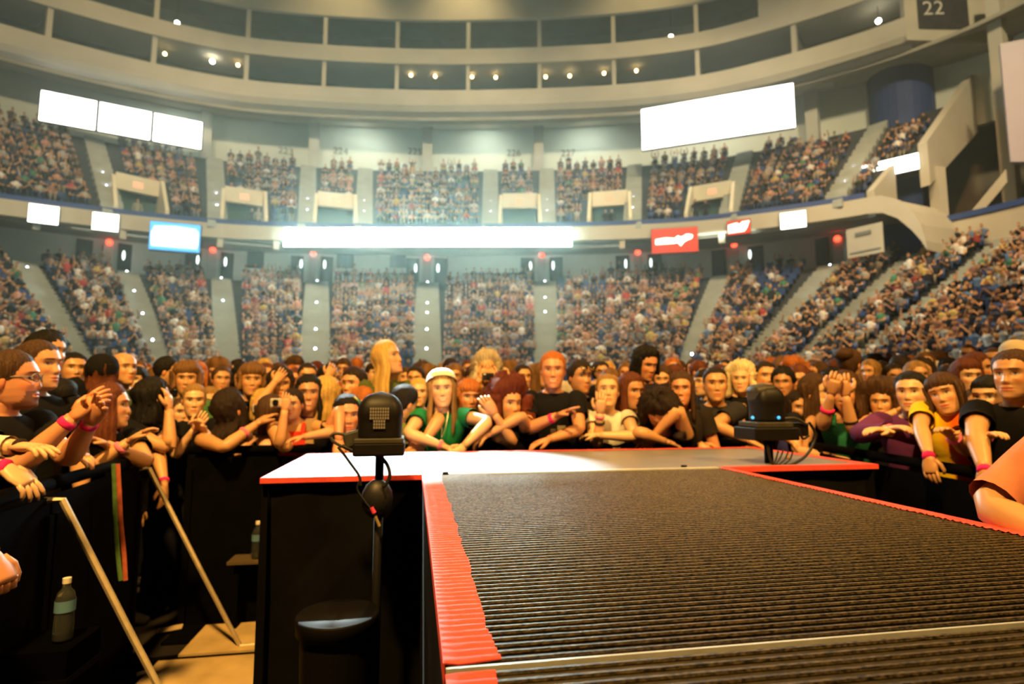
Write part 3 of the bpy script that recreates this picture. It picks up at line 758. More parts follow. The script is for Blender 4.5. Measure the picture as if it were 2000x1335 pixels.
# ---- crowd barriers
m_bar = mat('barrier_black', (.002, .002, .002), .8, .03, .2, 8)
m_brace = mat('brace_metal', (.62, .52, .33), .45, .5, .12, 25, metal=.35)
m_plate = mat('barrier_plate', (.42, .30, .13), .6, .3, .25, 5)
HB = 1.14
def barrier(a, c, lab, group, lit_brace=True, plate=True, foot=.60):
    """one barrier section from a to c; the pit lies to the right of a->c"""
    a, c = np.array(a, float), np.array(c, float); L = np.linalg.norm(c-a); t = (c-a)/L; pit = np.array([t[1], -t[0]])
    o = empty('crowd_barrier', (*(a+c)/2, 0)); O = o.location
    t3, p3_ = np.array([*t, 0]), np.array([*pit, 0]); m = np.array([*(a+c)/2, 0])
    b = MB(); b.obox(m+np.array([0, 0, HB/2-.02]), t3*(L/2-.008), p3_*.012, (0, 0, HB/2-.03)); b.build('panel', m_bar, o, origin=O)
    b = MB(); b.tube([m-t3*(L/2-.01)+(0, 0, HB), m+t3*(L/2-.01)+(0, 0, HB)], .028, n=12); b.build('top_rail', m_bar, o, True, origin=O)
    for sg in (-1, 1):
        e = m+t3*sg*(L/2-.03)
        if sg == 1 and lit_brace:
            far = foot
            pth = [e+(0, 0, 1.08)+p3_*.0, e+(0, 0, 1.08)+p3_*.06, e+p3_*(far*.55)+(0, 0, .54), e+p3_*(far-.012)+(0, 0, .035), e+p3_*(far+.02)+(0, 0, .025), e+p3_*(far+.4)+(0, 0, .025)]
            b = MB(); b.tube(pth, .013, .013, n=6, up=t3); b.build('brace', m_brace, o, origin=O)
        b = MB(); b.obox(e+p3_*.012+(0, 0, .52), t3*.02, p3_*.02, (0, 0, .5)); b.build('upright', m_bar, o, origin=O)
    b = MB(); b.obox(m+p3_*.16+(0, 0, .008), t3*(L/2-.02), p3_*.14, (0, 0, .008)); b.build('floor_plate', m_plate if plate else m_bar, o, origin=O)
    tag(o, lab, 'barrier', group)
BL = -1.60
LJ = [(-1.22, .50), (-1.33, 1.56), (-1.45, 2.62), (-1.58, 3.69)]
labs = ['black crowd barrier at the left edge, nearest the camera', 'black crowd barrier under the clapping arms on the left', 'black crowd barrier on the left whose pale brace bends along the floor']
for i in range(3): barrier(LJ[i], LJ[i+1], labs[i], 'barriers on the left side', plate=False)
# back run, behind the cross stage
xs = [-1.5, -.45, .62, 1.69, 2.76]
labs = ['black crowd barrier left of the cross stage', 'black crowd barrier behind the white end of the cross stage', 'black crowd barrier in front of the ginger man', 'black crowd barrier in front of the man in the grey tee']
for i in range(4): barrier((xs[i], 4.18), (xs[i+1], 4.18), labs[i], 'barriers behind the cross stage', lit_brace=False, plate=False)
labs = ['black crowd barrier in front of the purple top', 'black crowd barrier in front of the yellow and orange tee', 'black crowd barrier at the right edge of the pit']
BR = [(3.0, 4.02), (2.78, 3.1), (2.56, 2.1), (2.34, 1.1)]
for i in range(3): barrier(BR[i], BR[i+1], labs[i], 'barriers on the right side', lit_brace=False, plate=False)

# ---- plywood sheets in the pit
m_ply = mat('plywood', (.52, .37, .16), .65, .3, .25, 4)
b = MB(); b.box((-1.38, 2.72, .018), (-.66, 3.60, .03)); tag(b.build('plywood_sheet', m_ply, origin=(-1.0, 3.1, .018)), 'pale plywood sheet on the pit floor beside the black stage skirt', 'board')
b = MB(); b.box((-1.30, 3.66, .018), (-.66, 4.10, .03)); tag(b.build('plywood_sheet', m_ply, origin=(-1.0, 3.9, .018)), 'plywood strip behind the bent barrier foot by the stage skirt', 'board')

# ---- moving lights on posts
m_case = mat('lamp_case', (.006, .0055, .0045), .5, .25, .2, 20)
m_case2 = mat('lamp_case_grey', (.045, .042, .03), .5, .3, .2, 20)
m_cable = mat('cable', (.010, .010, .010), .5, .4)
m_vent = mat('vent', (.20, .19, .17), .6, .3)
m_brass = mat('brass_clip', (.75, .55, .2), .35, .5, .1, 20, metal=.7)
def dome(cx, cy, z0, wd, dp, h, n=28):
    R = []
    for k in range(15):
        t = k/14; z = z0+h*t
        q = 1.0 if t < .45 else max(.02, (1-((t-.45)/.55)**2.6)**.5)
        q *= .97+.05*t if t < .45 else 1.02
        ring = []
        for a in np.linspace(0, 2*np.pi, n, endpoint=False):
            ca, sa = math.cos(a), math.sin(a); e = .55
            ring.append((cx+wd/2*q*math.copysign(abs(ca)**e, ca), cy+dp/2*q*math.copysign(abs(sa)**e, sa), z))
        R.append(ring)
    return R
def bez(P, n=24):
    P = np.asarray(P, float); out = []
    for i in range(len(P)-1):
        p0 = P[max(i-1, 0)]; p1 = P[i]; p2 = P[i+1]; p3_ = P[min(i+2, len(P)-1)]
        for t in np.linspace(0, 1, n//2, endpoint=False):
            out.append(.5*((2*p1)+(-p0+p2)*t+(2*p0-5*p1+4*p2-p3_)*t*t+(-p0+3*p1-3*p2+p3_)*t**3))
    out.append(P[-1]); return np.array(out)
# left lamp
LV = 2.30
c = on_v(742, 880, LV); cx, cy = c[0], LV
lamp = empty('moving_light', (cx, cy, 0)); LO = lamp.location
tag(lamp, 'black moving stage light with a grey vent grid, on a post left of the runway', 'stage light')
zb = on_v(742, 856, LV)[2]; ztop = on_v(742, 764, LV)[2]
b = MB(); b.rings(dome(cx, cy, zb, .172, .17, ztop-zb), cap0=True, cap1=True); b.build('head', m_case, lamp, True, origin=LO)
b = MB(); b.obox((cx, cy, zb-.004), (.092, 0, 0), (0, .092, 0), (0, 0, .010)); bevel(b.build('lip', m_case2, lamp, origin=LO), .004)
b = MB(); b.obox((cx, cy, zb-.035), (.096, 0, 0), (0, .09, 0), (0, 0, .026)); bevel(b.build('base', m_case, lamp, origin=LO), .008)
b = MB()
for r_ in range(7):
    n_ = 8 if r_ < 4 else 5
    for k in range(n_):
        x = cx+(k-(n_-1)/2)*.0092; z = zb+.118-r_*.0118
        b.obox((x, cy-.0865, z), (.0033, 0, 0), (0, .003, 0), (0, 0, .0045))
b.build('vent_grid', m_vent, lamp, origin=LO)['kind'] = 'stuff'
b = MB(); b.tube([(cx, cy, 0), (cx, cy, zb-.05)], .017, n=12); b.build('post', m_black, lamp, True, origin=LO)
b = MB(); b.tube([(cx, cy, .0), (cx, cy, .02)], .16, n=20); b.build('foot', m_black, lamp, origin=LO)
b = MB(); b.ball((cx-.005, cy-.02, 1.10), (.06, .05, .075), 12, 8); b.build('cable_coil', m_cable, lamp, True, origin=LO)
q = on_v(690, 856, LV); b = MB(); b.obox((q[0], LV-.02, q[2]), (.030, 0, .008), (0, .03, 0), (-.006, 0, .030)); bevel(b.build('clamp', m_case2, lamp, origin=LO), .008)
q = on_v(662, 856, LV); b = MB(); b.tube(bez([on_v(x, y, LV-.03) for x, y in ((645,852),(655,846),(675,850),(690,862),(672,872),(652,862),(646,853))], 16), .006, n=6); b.build('clamp_ring', m_case2, lamp, True, origin=LO)
for P, r_, mm in (([(660,872),(674,890),(690,912),(702,930),(704,948)], .0055, m_cable), ([(668,870),(700,884),(735,888),(755,905),(761,930),(750,950)], .0075, m_cable),
              ([(704,935),(698,955),(712,978),(726,995),(733,1008)], .004, m_cable), ([(748,948),(752,965),(748,980)], .0045, m_cable)):
    b = MB(); b.tube(bez([on_v(x, y, LV-.06) for x, y in P]), r_, n=7); b.build('cable', mm, lamp, True, origin=LO)
b = MB(); b.tube([on_v(726, 990, LV-.06), on_v(731, 1001, LV-.06)], .009, n=8); b.build('cable_tag', mat('pink_tag', (.8, .06, .15), .6), lamp, origin=LO)
b = MB(); b.tube([on_v(733, 1008, LV-.06), on_v(741, 1027, LV-.06)], .006, n=8); b.build('plug', m_brass, lamp, origin=LO)
# right lamp
RV = 2.72
c = on_v(1500, 855, RV); cx, cy = c[0], RV
lamp = empty('moving_light', (cx, cy, 0)); LO = lamp.location
tag(lamp, 'black moving stage light on a flat base with looped cables, right of the runway', 'stage light')
z0, z1 = on_v(1500, 822, RV)[2], on_v(1500, 750, RV)[2]
b = MB(); b.rings(dome(cx, cy, z0, .158, .15, z1-z0), cap0=True, cap1=True); b.build('head', m_case, lamp, True, origin=LO)
b = MB(); b.rings(dome(cx-.012, cy+.012, z0+.11, .140, .13, z1-z0-.105), cap0=True, cap1=True); b.build('rear_cover', m_case2, lamp, True, origin=LO)
b = MB(); b.obox((cx-.012, cy, z0-.016), (.10, 0, 0), (0, .09, 0), (0, 0, .014)); bevel(b.build('turntable', m_case2, lamp, origin=LO), .005)
b = MB(); b.obox((cx-.012, cy, z0-.062), (.125, 0, 0), (0, .10, 0), (0, 0, .032)); bevel(b.build('base', m_case, lamp, origin=LO), .006)
for x in (1470, 1521):
    b = MB(); b.ball(on_v(x, 815, RV-.085), .0085, 8, 6); b.build('status_light', emit('cyan_led', (.08, .65, 1), 1.2), lamp, True, origin=LO)
b = MB(); b.tube([(cx, cy, 0), (cx, cy, z0-.09)], .022, n=12); b.build('post', m_black, lamp, True, origin=LO)
b = MB(); b.tube([(cx, cy, .0), (cx, cy, .02)], .16, n=20); b.build('foot', m_black, lamp, origin=LO)
q = on_v(1553, 838, RV); b = MB(); b.obox((q[0], RV, q[2]), (.055, 0, 0), (0, .04, 0), (0, 0, .035)); bevel(b.build('connector_box', m_case, lamp, origin=LO), .01)
b = MB(); b.tube(bez([on_v(x, y, RV-.05) for x, y in ((1528,818),(1548,816),(1562,820),(1574,828))], 12), .007, n=7); b.build('bracket', m_case2, lamp, True, origin=LO)
b = MB(); b.ball(on_v(1535, 831, RV-.06), (.017, .012, .009), 10, 7); b.build('plug', m_brass, lamp, True, origin=LO)
b = MB(); b.ball(on_v(1538, 892, RV-.06), (.011, .01, .013), 10, 7); b.build('plug', m_brass, lamp, True, origin=LO)
for P, r_ in (([(1500,868),(1502,885),(1510,905),(1540,908),(1570,893),(1588,868),(1592,845),(1580,824)], .0075), ([(1520,880),(1516,895),(1511,906)], .004), ([(1530,878),(1524,893),(1515,907)], .004),
              ([(1540,880),(1533,896),(1520,908)], .004), ([(1549,880),(1542,898),(1526,909)], .004), ([(1560,838),(1568,856),(1580,850)], .006)):
    b = MB(); b.tube(bez([on_v(x, y, RV-.07) for x, y in P]), r_, n=7); b.build('cable', m_cable, lamp, True, origin=LO)

# ---- things in the pit
b_ = empty('waste_bin', (on_v(660, 1200, 2.18)[0], 2.18, 0)); LO = b_.location
tag(b_, 'black round bin with a wide rim, in the dark below the left stage skirt', 'bin')
zr = on_v(655, 1200, 2.18)[2]
m_bin = mat('bin_plastic', (.004, .0035, .003), .6, .12)
b = MB(); b.tube([(0, 0, .0), (0, 0, .03), (0, 0, .3), (0, 0, zr-.05)], [.105, .108, .118, .128], n=28, cap=False); b.build('body', m_bin, b_, True)
b = MB(); b.tube([(0, 0, zr-.055), (0, 0, zr-.05), (0, 0, zr), (0, 0, zr+.008), (0, 0, zr+.004), (0, 0, zr-.05)], [.126, .142, .145, .140, .128, .122], n=32, cap=False); b.build('rim', m_bin, b_, True)
b = MB(); b.tube([(0, 0, zr-.03), (0, 0, zr-.022)], [.124, .118], n=24); b.build('bag', mat('bin_bag', (.02, .016, .008), .6, .2, .3, 30, bump=.5), b_, True)
for a in (-.6, .3):
    b = MB(); x = .125*math.sin(a); y = -.125*math.cos(a); b.tube(bez([(x-.04, y, .05), (x-.035, y-.01, .3), (x, y-.012, .42), (x+.04, y-.01, .3), (x+.045, y, .05)], 10), .008, n=6); b.build('rib', m_bin, b_, True)
m_clear = mat('clear_plastic', (.30, .34, .33), .12, .5)
m_clear.node_tree.nodes['Principled BSDF'].inputs['Transmission Weight'].default_value = .9
m_label = mat('bottle_label', (.10, .22, .32), .5, .3)
m_cap = mat('bottle_cap', (.75, .70, .55), .5, .4)
def bottle(loc, s, lab):
    o = empty('water_bottle', loc)
    b = MB(); z = np.array([0, .01, .06, .10, .145, .17, .185, .20, .205])*s; r = np.array([.028, .032, .032, .030, .032, .026, .014, .012, .012])*s
    b.tube(np.stack([z*0, z*0, z], 1), r, n=20); b.build('body', m_clear, o, True)
    b = MB(); b.tube([(0, 0, .105*s), (0, 0, .145*s)], .0328*s, n=20, cap=False); b.build('label', m_label, o, True)
    b = MB(); b.tube([(0, 0, .203*s), (0, 0, .222*s)], .0135*s, n=16); b.build('cap', m_cap, o)
    b = MB(); b.tube([(0, 0, .002), (0, 0, .03*s)], .026*s, n=16); b.build('water', mat('water_glint', (.5, .45, .3), .2, .6), o)
    tag(o, lab, 'bottle')
p = on_v(122, 1250, 2.42); bottle((p[0], p[1], p[2]), 1.0, 'clear water bottle with a blue label standing on a black case in the left pit')
cse = empty('floor_case', (p[0]-.05, p[1]+.02, 0)); b = MB(); b.box((p[0]-.30, p[1]-.10, 0), (p[0]+.07, p[1]+.12, p[2]-.001))
ob = b.build('body', m_pit, cse, origin=cse.location); b = MB(); b.box((p[0]-.305, p[1]-.105, p[2]*.8), (p[0]+.075, p[1]+.125, p[2]*.84)); b.build('trim', m_bar, cse, origin=cse.location)
tag(cse, 'black case under the clear water bottle in the left pit', 'case')
p = on_v(501, 1089, 4.02); bottle((p[0], p[1], p[2]), 1.05, 'water bottle on a narrow ledge left of the stage skirt')
lg = empty('ledge', (p[0], 4.05, 0)); b = MB(); b.box((p[0]-.16, 3.95, p[2]-.02), (p[0]+.12, 4.13, p[2]-.001)); b.build('shelf', mat('ledge_wood', (.10, .07, .03), .7), lg, origin=lg.location)
for sx in (-.13, .09):
    b = MB(); b.box((p[0]+sx, 4.0, .017), (p[0]+sx+.03, 4.08, p[2]-.02)); b.build('leg', m_bar, lg, origin=lg.location)
tag(lg, 'narrow dark ledge carrying a water bottle, left of the stage skirt', 'ledge')
# hanging strap
o = empty('strap', (BL+.03, 2.9, 1.15))
for nm, u_, col in (('green_band', 0, (.08, .16, .04)), ('red_band', 1, (.42, .10, .05))):
    P = [(222+u_*8, 905), (224+u_*9, 960), (226+u_*10, 1020), (230+u_*12, 1080), (236+u_*9, 1133)]
    b = MB(); pts = [on_v(x, y, 2.93) for x, y in P]
    b.tube(bez(pts, 12), .004, [.010]*len(bez(pts, 12)), n=8, up=(1, 0, 0)); b.build(nm, mat(nm, col, .8, .2, .2, 40), o, origin=o.location)
tag(o, 'green and red woven strap hanging down the left barrier', 'strap')
# scraps on the floor
rr = random.Random(4)
m_scrap = mat('paper_scrap', (.55, .42, .22), .8, .2)
for (x, y, L, lab) in ((332, 1228, .10, 'largest paper scrap on the dark floor, left of the plywood'), (210, 1148, .05, 'small scrap below the hanging strap'), (265, 1132, .06, 'pale scrap right of the hanging strap'), (232, 1245, .04, 'tiny paper scrap near the sloping brace'),
                       (95, 1263, .06, 'flat scrap left of the clear bottle, on the dark floor'), (285, 1313, .06, 'scrap at the bottom edge left of the sloping brace'), (382, 1311, .05, 'scrap at the front edge of the plywood')):
    p = on_z(x, y, .02)
    b = MB(); a = rr.random(); b.obox((0, 0, .004), (L*math.cos(a)*.7, L*math.sin(a)*.7, .004), (-L*.4*math.sin(a), L*.4*math.cos(a), 0), (0, 0, .002))
    o = b.build('paper_scrap', m_scrap); o.location = [float(q) for q in p]; tag(o, lab, 'scrap')
# ------------------------------------------------------------------ the people in the stands
RG = np.random.RandomState(11)
def lowpoly_person(pose):
    """vertices, faces and part ids (0 skin, 1 hair, 2 shirt, 3 trousers); seated, origin on the seat front edge at floor level, facing -Y"""
    b = MB(); ids = []
    def mark(i): ids.extend([i]*(b.n-len(ids)))
    lean, arm, hd = pose
    hz = 1.12; sy = .12
    b.rings([[(.17*math.cos(t), sy+.11*math.sin(t), .42) for t in A8], [(.16*math.cos(t), sy-.02*lean+.11*math.sin(t), .62) for t in A8],
             [(.20*math.cos(t), sy-.08*lean+.11*math.sin(t), .86) for t in A8], [(.08*math.cos(t), sy-.10*lean+.07*math.sin(t), .96) for t in A8]], cap1=True); mark(2)
    for s in (-1, 1):
        b.tube([(s*.10, sy, .47), (s*.11, -.30, .48), (s*.11, -.34, .05)], [.085, .075, .05], n=5); mark(3)
        S = np.array([s*.20, sy-.08*lean, .84])
        if arm == 0: E_, H_ = (s*.25, -.05, .62), (s*.10, -.24, .58)
        elif arm == 1: E_, H_ = (s*.24, -.12, .62), (s*.05, -.24, .86)
        elif arm == 2: E_, H_ = (s*.30, -.05, .98), (s*.22, -.10, 1.26)
        else: E_, H_ = (s*.26, .02, .62), (s*.22, -.16, .50)
        E_, H_ = np.array(E_), np.array(H_)
        b.tube([S, (S+E_)/2], [.06, .055], n=5); mark(2)
        b.tube([(S+E_)/2, E_, H_, H_+(H_-E_)*.25], [.045, .042, .033, .035], n=5); mark(0)
    hx, hy = hd
    n0 = b.n
    b.ball((hx, sy-.12*lean-.01+hy, hz), (.078, .09, .115), 8, 6); mark(0)
    V = np.concatenate(b.v)[n0:]
    for i, p in enumerate(V):
        if p[2] > hz+.05 or (p[1] > sy-.12*lean+hy and p[2] > hz-.07): ids[n0+i] = 1
    return np.concatenate(b.v), b.f, np.array(ids)
A8 = np.linspace(0, 2*math.pi, 8, endpoint=False)
POSES = [(.3, 0, (0, 0)), (1, 0, (.02, 0)), (.0, 3, (-.02, 0)), (.6, 1, (0, .01)), (1.3, 1, (.02, -.02)), (.2, 0, (.03, 0)), (.1, 2, (0, 0)), (.8, 3, (-.03, 0))]
PROT = [lowpoly_person(p) for p in POSES]
SHIRTS = [(.012,.012,.014)]*13+[(.04,.04,.05)]*5+[(.62,.58,.52)]*3+[(.35,.32,.27)]*3+[(.42,.05,.04)]+[(.25,.04,.03)]+[(.50,.25,.16)]*2+[(.05,.07,.16),(.10,.16,.26),(.06,.18,.10),(.45,.33,.10),(.35,.28,.22),(.25,.12,.08),(.16,.16,.16),(.30,.30,.30),(.50,.34,.30),(.32,.26,.18)]
SKINS = [(.60,.31,.15),(.64,.36,.19),(.54,.27,.12),(.57,.30,.15),(.40,.22,.12),(.26,.13,.07)]
HAIRS = [(.02,.014,.01)]*4+[(.06,.03,.015)]*5+[(.16,.08,.03)]*3+[(.35,.22,.08)]*2+[(.25,.08,.03),(.4,.36,.3)]
PANTS = [(.02,.03,.07),(.03,.05,.10),(.01,.01,.012),(.2,.17,.12)]
def colours(ids, rg):
    pal = np.array([SKINS[rg.randint(len(SKINS))], HAIRS[rg.randint(len(HAIRS))], SHIRTS[rg.randint(len(SHIRTS))], PANTS[rg.randint(len(PANTS))]])
    return pal[ids]
def blocked(s, k, i):
    """is the seat at arc length s an aisle or a portal?"""
    if k == 'L':
        return any(abs(s-a) < (1.0 if j < 3 else .9) for j, a in enumerate(AL))
    if any(abs(s-a) < .85 for a in AU): return True
    if i >= 10 and any(abs(s-a) < .8 for a in COLS): return True
    if i >= 9 and abs(s-st) < 2.4: return True
    if i <= 3 and any(abs(s-a) < 1.75 for a in PORT_S): return True
    return False
seats = []           # (x, y, z, dirx, diry, s, kind, row)
for k, rows in (('L', LOW), ('U', UP)):
    for i, (d, z) in enumerate(rows):
        e = S1 if k == 'L' else (SF1-.4 if i < 4 else SR2-.3)
        s = S0+.3
        while s < e:
            sc_ = 1.0+d*.012
            if not blocked(s, k, i):
                q = cp(s, d-.05); n = cp(s, 1)-cp(s, 0); seats.append((q[0], q[1], z, n[0], n[1], s, k, i))
            s += .53/max(.5, sc_) if False else .53
SE_A = np.array([(a[0], a[1], a[2]) for a in seats]); pj = proj(SE_A+np.array([0, 0, 1.0]))
keep = (pj[:, 2] > 4) & (pj[:, 0] > -160) & (pj[:, 0] < 2160) & (pj[:, 1] < 790)
seats = [q for q, kk in zip(seats, keep) if kk]; pj = pj[keep]
def occupied(q, p):
    if q[6] == 'L':
        x, y = p[0], p[1]
        if 1470 < x < 1560 and 505 < y < 560 : return RG.rand() < .15      # empty blue blocks
        if 1090 < x < 1210 and 525 < y < 560 : return RG.rand() < .45
        if 420 < x < 590 and 690 < y < 715: return RG.rand() < .5
        if 500 < x < 590 and 600 < y < 625: return RG.rand() < .5
        if 1850 < x < 1960 and 540 < y < 600: return RG.rand() < .65
        if 200 < x < 300 and 640 < y < 690: return RG.rand() < .7
    else:
        if q[7] >= 8: return RG.rand() < .80
    return RG.rand() < .93
SHADE = []
occ = [occupied(q, p) for q, p in zip(seats, pj)]
order = sorted([i for i in range(len(seats)) if occ[i] and 0 < pj[i][0] < 2000 and pj[i][1] < 715], key=lambda i: pj[i][2])
N_SOLO = 100
solo = set(order[:N_SOLO])
# seats: a blue shell each; the ones standing empty nearest are things, the rest one mass
def seat_geo():
    b = MB(); b.box((-.22, .02, .38), (.22, .36, .44)); b.box((-.22, .34, .42), (.22, .39, .85)); b.box((-.04, .1, 0), (.04, .3, .38))
    return np.concatenate(b.v), b.f
SG, SF_ = seat_geo()
def place(V, q, rgz=1.0):
    n = np.array([q[3], q[4]]); n /= np.linalg.norm(n); t = np.array([n[1], -n[0]])
    W = np.empty_like(V); W[:, 0] = q[0]+V[:, 0]*t[0]+V[:, 1]*n[0]; W[:, 1] = q[1]+V[:, 0]*t[1]+V[:, 1]*n[1]; W[:, 2] = q[2]+V[:, 2]*rgz
    return W
def mass(name, items, m, label, group=None):
    """many copies joined into one object of kind stuff; items: (V, F array groups, C)"""
    VV, CC, loops, starts, tot, ls = [], [], [], [], 0, 0
    for V, FF, C in items:
        VV.append(V); CC.append(C)
        loops.append(FF[0]+tot); starts.append(FF[1]+ls)
        tot += len(V); ls += len(FF[0])
    V = np.concatenate(VV).astype(np.float32); C = np.concatenate(CC); L = np.concatenate(loops).astype(np.int32); ST = np.concatenate(starts).astype(np.int32)
    me = bpy.data.meshes.new(name); me.vertices.add(len(V)); me.vertices.foreach_set('co', V.ravel())
    me.loops.add(len(L)); me.loops.foreach_set('vertex_index', L); me.polygons.add(len(ST)); me.polygons.foreach_set('loop_start', ST)
    me.update(calc_edges=True); me.validate()
    at = me.color_attributes.new('Col', 'FLOAT_COLOR', 'POINT'); c4 = np.ones((len(V), 4), np.float32); c4[:, :3] = C
    at.data.foreach_set('color', c4.ravel()); me.materials.append(m)
    o = bpy.data.objects.new(name, me); COL.objects.link(o); tag(o, label, kind='stuff')
    return o
def packF(F_): 
    ln = np.array([len(f) for f in F_]); return np.concatenate([np.array(f) for f in F_]), np.concatenate([[0], np.cumsum(ln)[:-1]])
PF = [packF(p[1]) for p in PROT]; SFP = packF(SF_)
M_SEAT = mat('seat_blue', (.02, .05, .17), .5, .4)
items, sitems, solos, sseats = [], [], [], []
for i, q in enumerate(seats):
    if i in solo: solos.append(i)
    elif occ[i]:
        k = RG.randint(len(PROT)); V, _, ids = PROT[k]; hsc = .94+.14*RG.rand()
        C = colours(ids, RG)
        W = place(V, q, hsc*(1.32 if RG.rand() < .05 else 1.0)); items.append((W, PF[k], C))
    if not occ[i] and q[6] == 'L' and 0 < pj[i][0] < 2000 and pj[i][1] < 715: sseats.append(i)
    elif not occ[i] or RG.rand() < .6: sitems.append((place(SG, q), SFP, np.ones((len(SG), 3))))
mass('seated_crowd', items, M_CROWD, 'distant crowd filling the upper and lower stands')
mass('stadium_seats', sitems, M_SEAT, 'blue seats of the stands, mostly hidden by the crowd')
sseats = sorted(sseats, key=lambda i: pj[i][2])[:150]
proto = None
for i in sseats:
    q = seats[i]
    if proto is None:
        proto = empty('stadium_seat')
        b = MB(); b.box((-.22, .02, .38), (.22, .36, .44)); b.build('seat_pan', M_SEAT, proto)
        b = MB(); b.box((-.22, .34, .42), (.22, .39, .85)); b.build('backrest', M_SEAT, proto)
        b = MB(); b.box((-.04, .1, 0), (.04, .3, .38)); b.build('pedestal', m_dark, proto)
        tag(proto, 'empty blue seat among the crowd of the lower stand', 'seat', 'empty seats of the lower stand'); o = proto
    else: o = copy_tree(proto)
    o.location = (q[0], q[1], q[2]); o.rotation_euler = (0, 0, math.atan2(q[4], q[3])-math.pi/2)
def shade_word(c):
    r, g, b_ = c
    if max(c) < .025: return 'black'
    if max(c)-min(c) < .06: return 'charcoal' if max(c) < .08 else 'grey' if max(c) < .34 else 'white'
    if r > .4 and g > .25 and b_ > .2: return 'pale pink' if b_ > .28 and r < .55 else 'cream'
    if b_ >= max(r, g): return 'blue'
    if g >= max(r, b_): return 'green'
    if g > .6*r: return 'yellow' if b_ < .5*g else 'beige'
    return 'red' if g < .2*r else 'rust'
def hair_word(c):
    return 'black' if max(c) < .03 else 'brown' if max(c) < .1 else 'light brown' if c[0] < .2 else 'blond' if c[1] > .15 else 'ginger'
pm = []
for j in range(32):
    k = j % len(PROT); V, F_, ids = PROT[k]; b = MB(); C_ = colours(ids, RG); b.add(V, F_, C_); o = b.build('person', M_CROWD); o['shade'] = shade_word(C_[np.argmax(ids == 2)])+' top and '+hair_word(C_[np.argmax(ids == 1)])+' hair, '+('leaning forward' if POSES[k][0] > .9 else 'hands raised' if POSES[k][1] == 2 else 'hands together' if POSES[k][1] == 1 else 'sitting upright'); pm.append(o)
for j, i in enumerate(solos):
    q = seats[i]
    o = pm[j] if j < len(pm) else pm[RG.randint(len(pm))].copy()
    if j >= len(pm): COL.objects.link(o)
    o.location = (q[0], q[1], q[2]); o.rotation_euler = (0, 0, math.atan2(q[4], q[3])-math.pi/2); o.scale = (1, 1, .95+.12*RG.rand())
    tag(o, 'person with '+o['shade']+', in the '+('right-hand rows' if q[0] > 0 else 'far left rows'), 'person', 'seated spectators nearest the right' if q[0] > 0 else 'seated spectators nearest the left')
# standing figures in the portals
for j, (x, y, d, c) in enumerate(((492, 412, 2.0, 0), (505, 414, 1.8, 1), (1182, 412, 2.0, 0), (1195, 408, 2.0, 0), (1358, 412, 1.0, 0), (1378, 404, 1.4, 0), (270, 395, 2.4, 1))):
    s, z = on_ring(x, y, d); b = MB()
    k = (.012, .012, .014) if c == 0 else (.3, .28, .22)
    for sg in (-1, 1): b.tube([(sg*.09, 0, 0), (sg*.09, 0, .45), (sg*.09, 0, .86)], [.06, .065, .09], n=6, col=(.012, .012, .015))
    b.tube([(0, 0, .82), (0, 0, 1.1), (0, 0, 1.38), (0, 0, 1.48)], [.16, .15, .2, .07], [.11, .1, .11, .06], n=8, col=k, up=(0, 1, 0))
    for sg in (-1, 1): b.tube([(sg*.2, 0, 1.38), (sg*.26, .02, 1.1), (sg*.24, -.08, .86)], [.055, .045, .035], n=6, col=k)
    b.ball((0, 0, 1.62), (.08, .09, .12), 8, 6, col=(.5, .3, .18))
    b.ball((0, .015, 1.66), (.084, .09, .1), 8, 6, col=(.03, .02, .015))
    o = b.build('person', M_CROWD); o.location = [float(v) for v in p3(s, d, 13.0)]
    o.rotation_euler = (0, 0, math.atan2(*(cp(s, 1)-cp(s, 0))[::-1])-math.pi/2)
    tag(o, ['left', 'right', 'left', 'right', 'left', 'right', 'lone'][j]+' dark figure standing in the '+['portal left of the long white board', 'portal left of the long white board', 'portal right of the long white board', 'portal right of the long white board', 'portal above the red boards', 'portal above the red boards', 'portal at the far left'][j], 'person')
# ------------------------------------------------------------------ the people on the floor
HZ = np.array([-.120,-.105,-.085,-.06,-.03,0,.03,.06,.09,.11,.122,.127])
HWX = np.array([.022,.044,.056,.065,.072,.075,.077,.076,.067,.048,.025,.001])
HYF = np.array([.062,.082,.087,.088,.087,.085,.088,.086,.070,.046,.022,.001])
HYB = np.array([-.040,-.010,.035,.055,.072,.086,.094,.092,.076,.050,.024,.001])
def sm(a, b, x):
    t = np.clip((x-a)/(b-a), 0, 1); return t*t*(3-2*t)
def head_xyz(th, z, grow=0.0, female=False):
    """points of the bare skull at azimuth th (0 = front) and height z"""
    th, z = np.broadcast_arrays(np.asarray(th, float), np.asarray(z, float))
    wx = np.interp(z, HZ, HWX)*(.96 if female else 1); yf = np.interp(z, HZ, HYF); yb = np.interp(z, HZ, HYB)
    s, c = np.sin(th), np.cos(th)
    x = (wx+grow)*np.sign(s)*abs(s)**.9
    y = np.where(c > 0, (yf+grow)*abs(c)**.85, -(yb+grow)*abs(c)**.9)
    return x, y, z
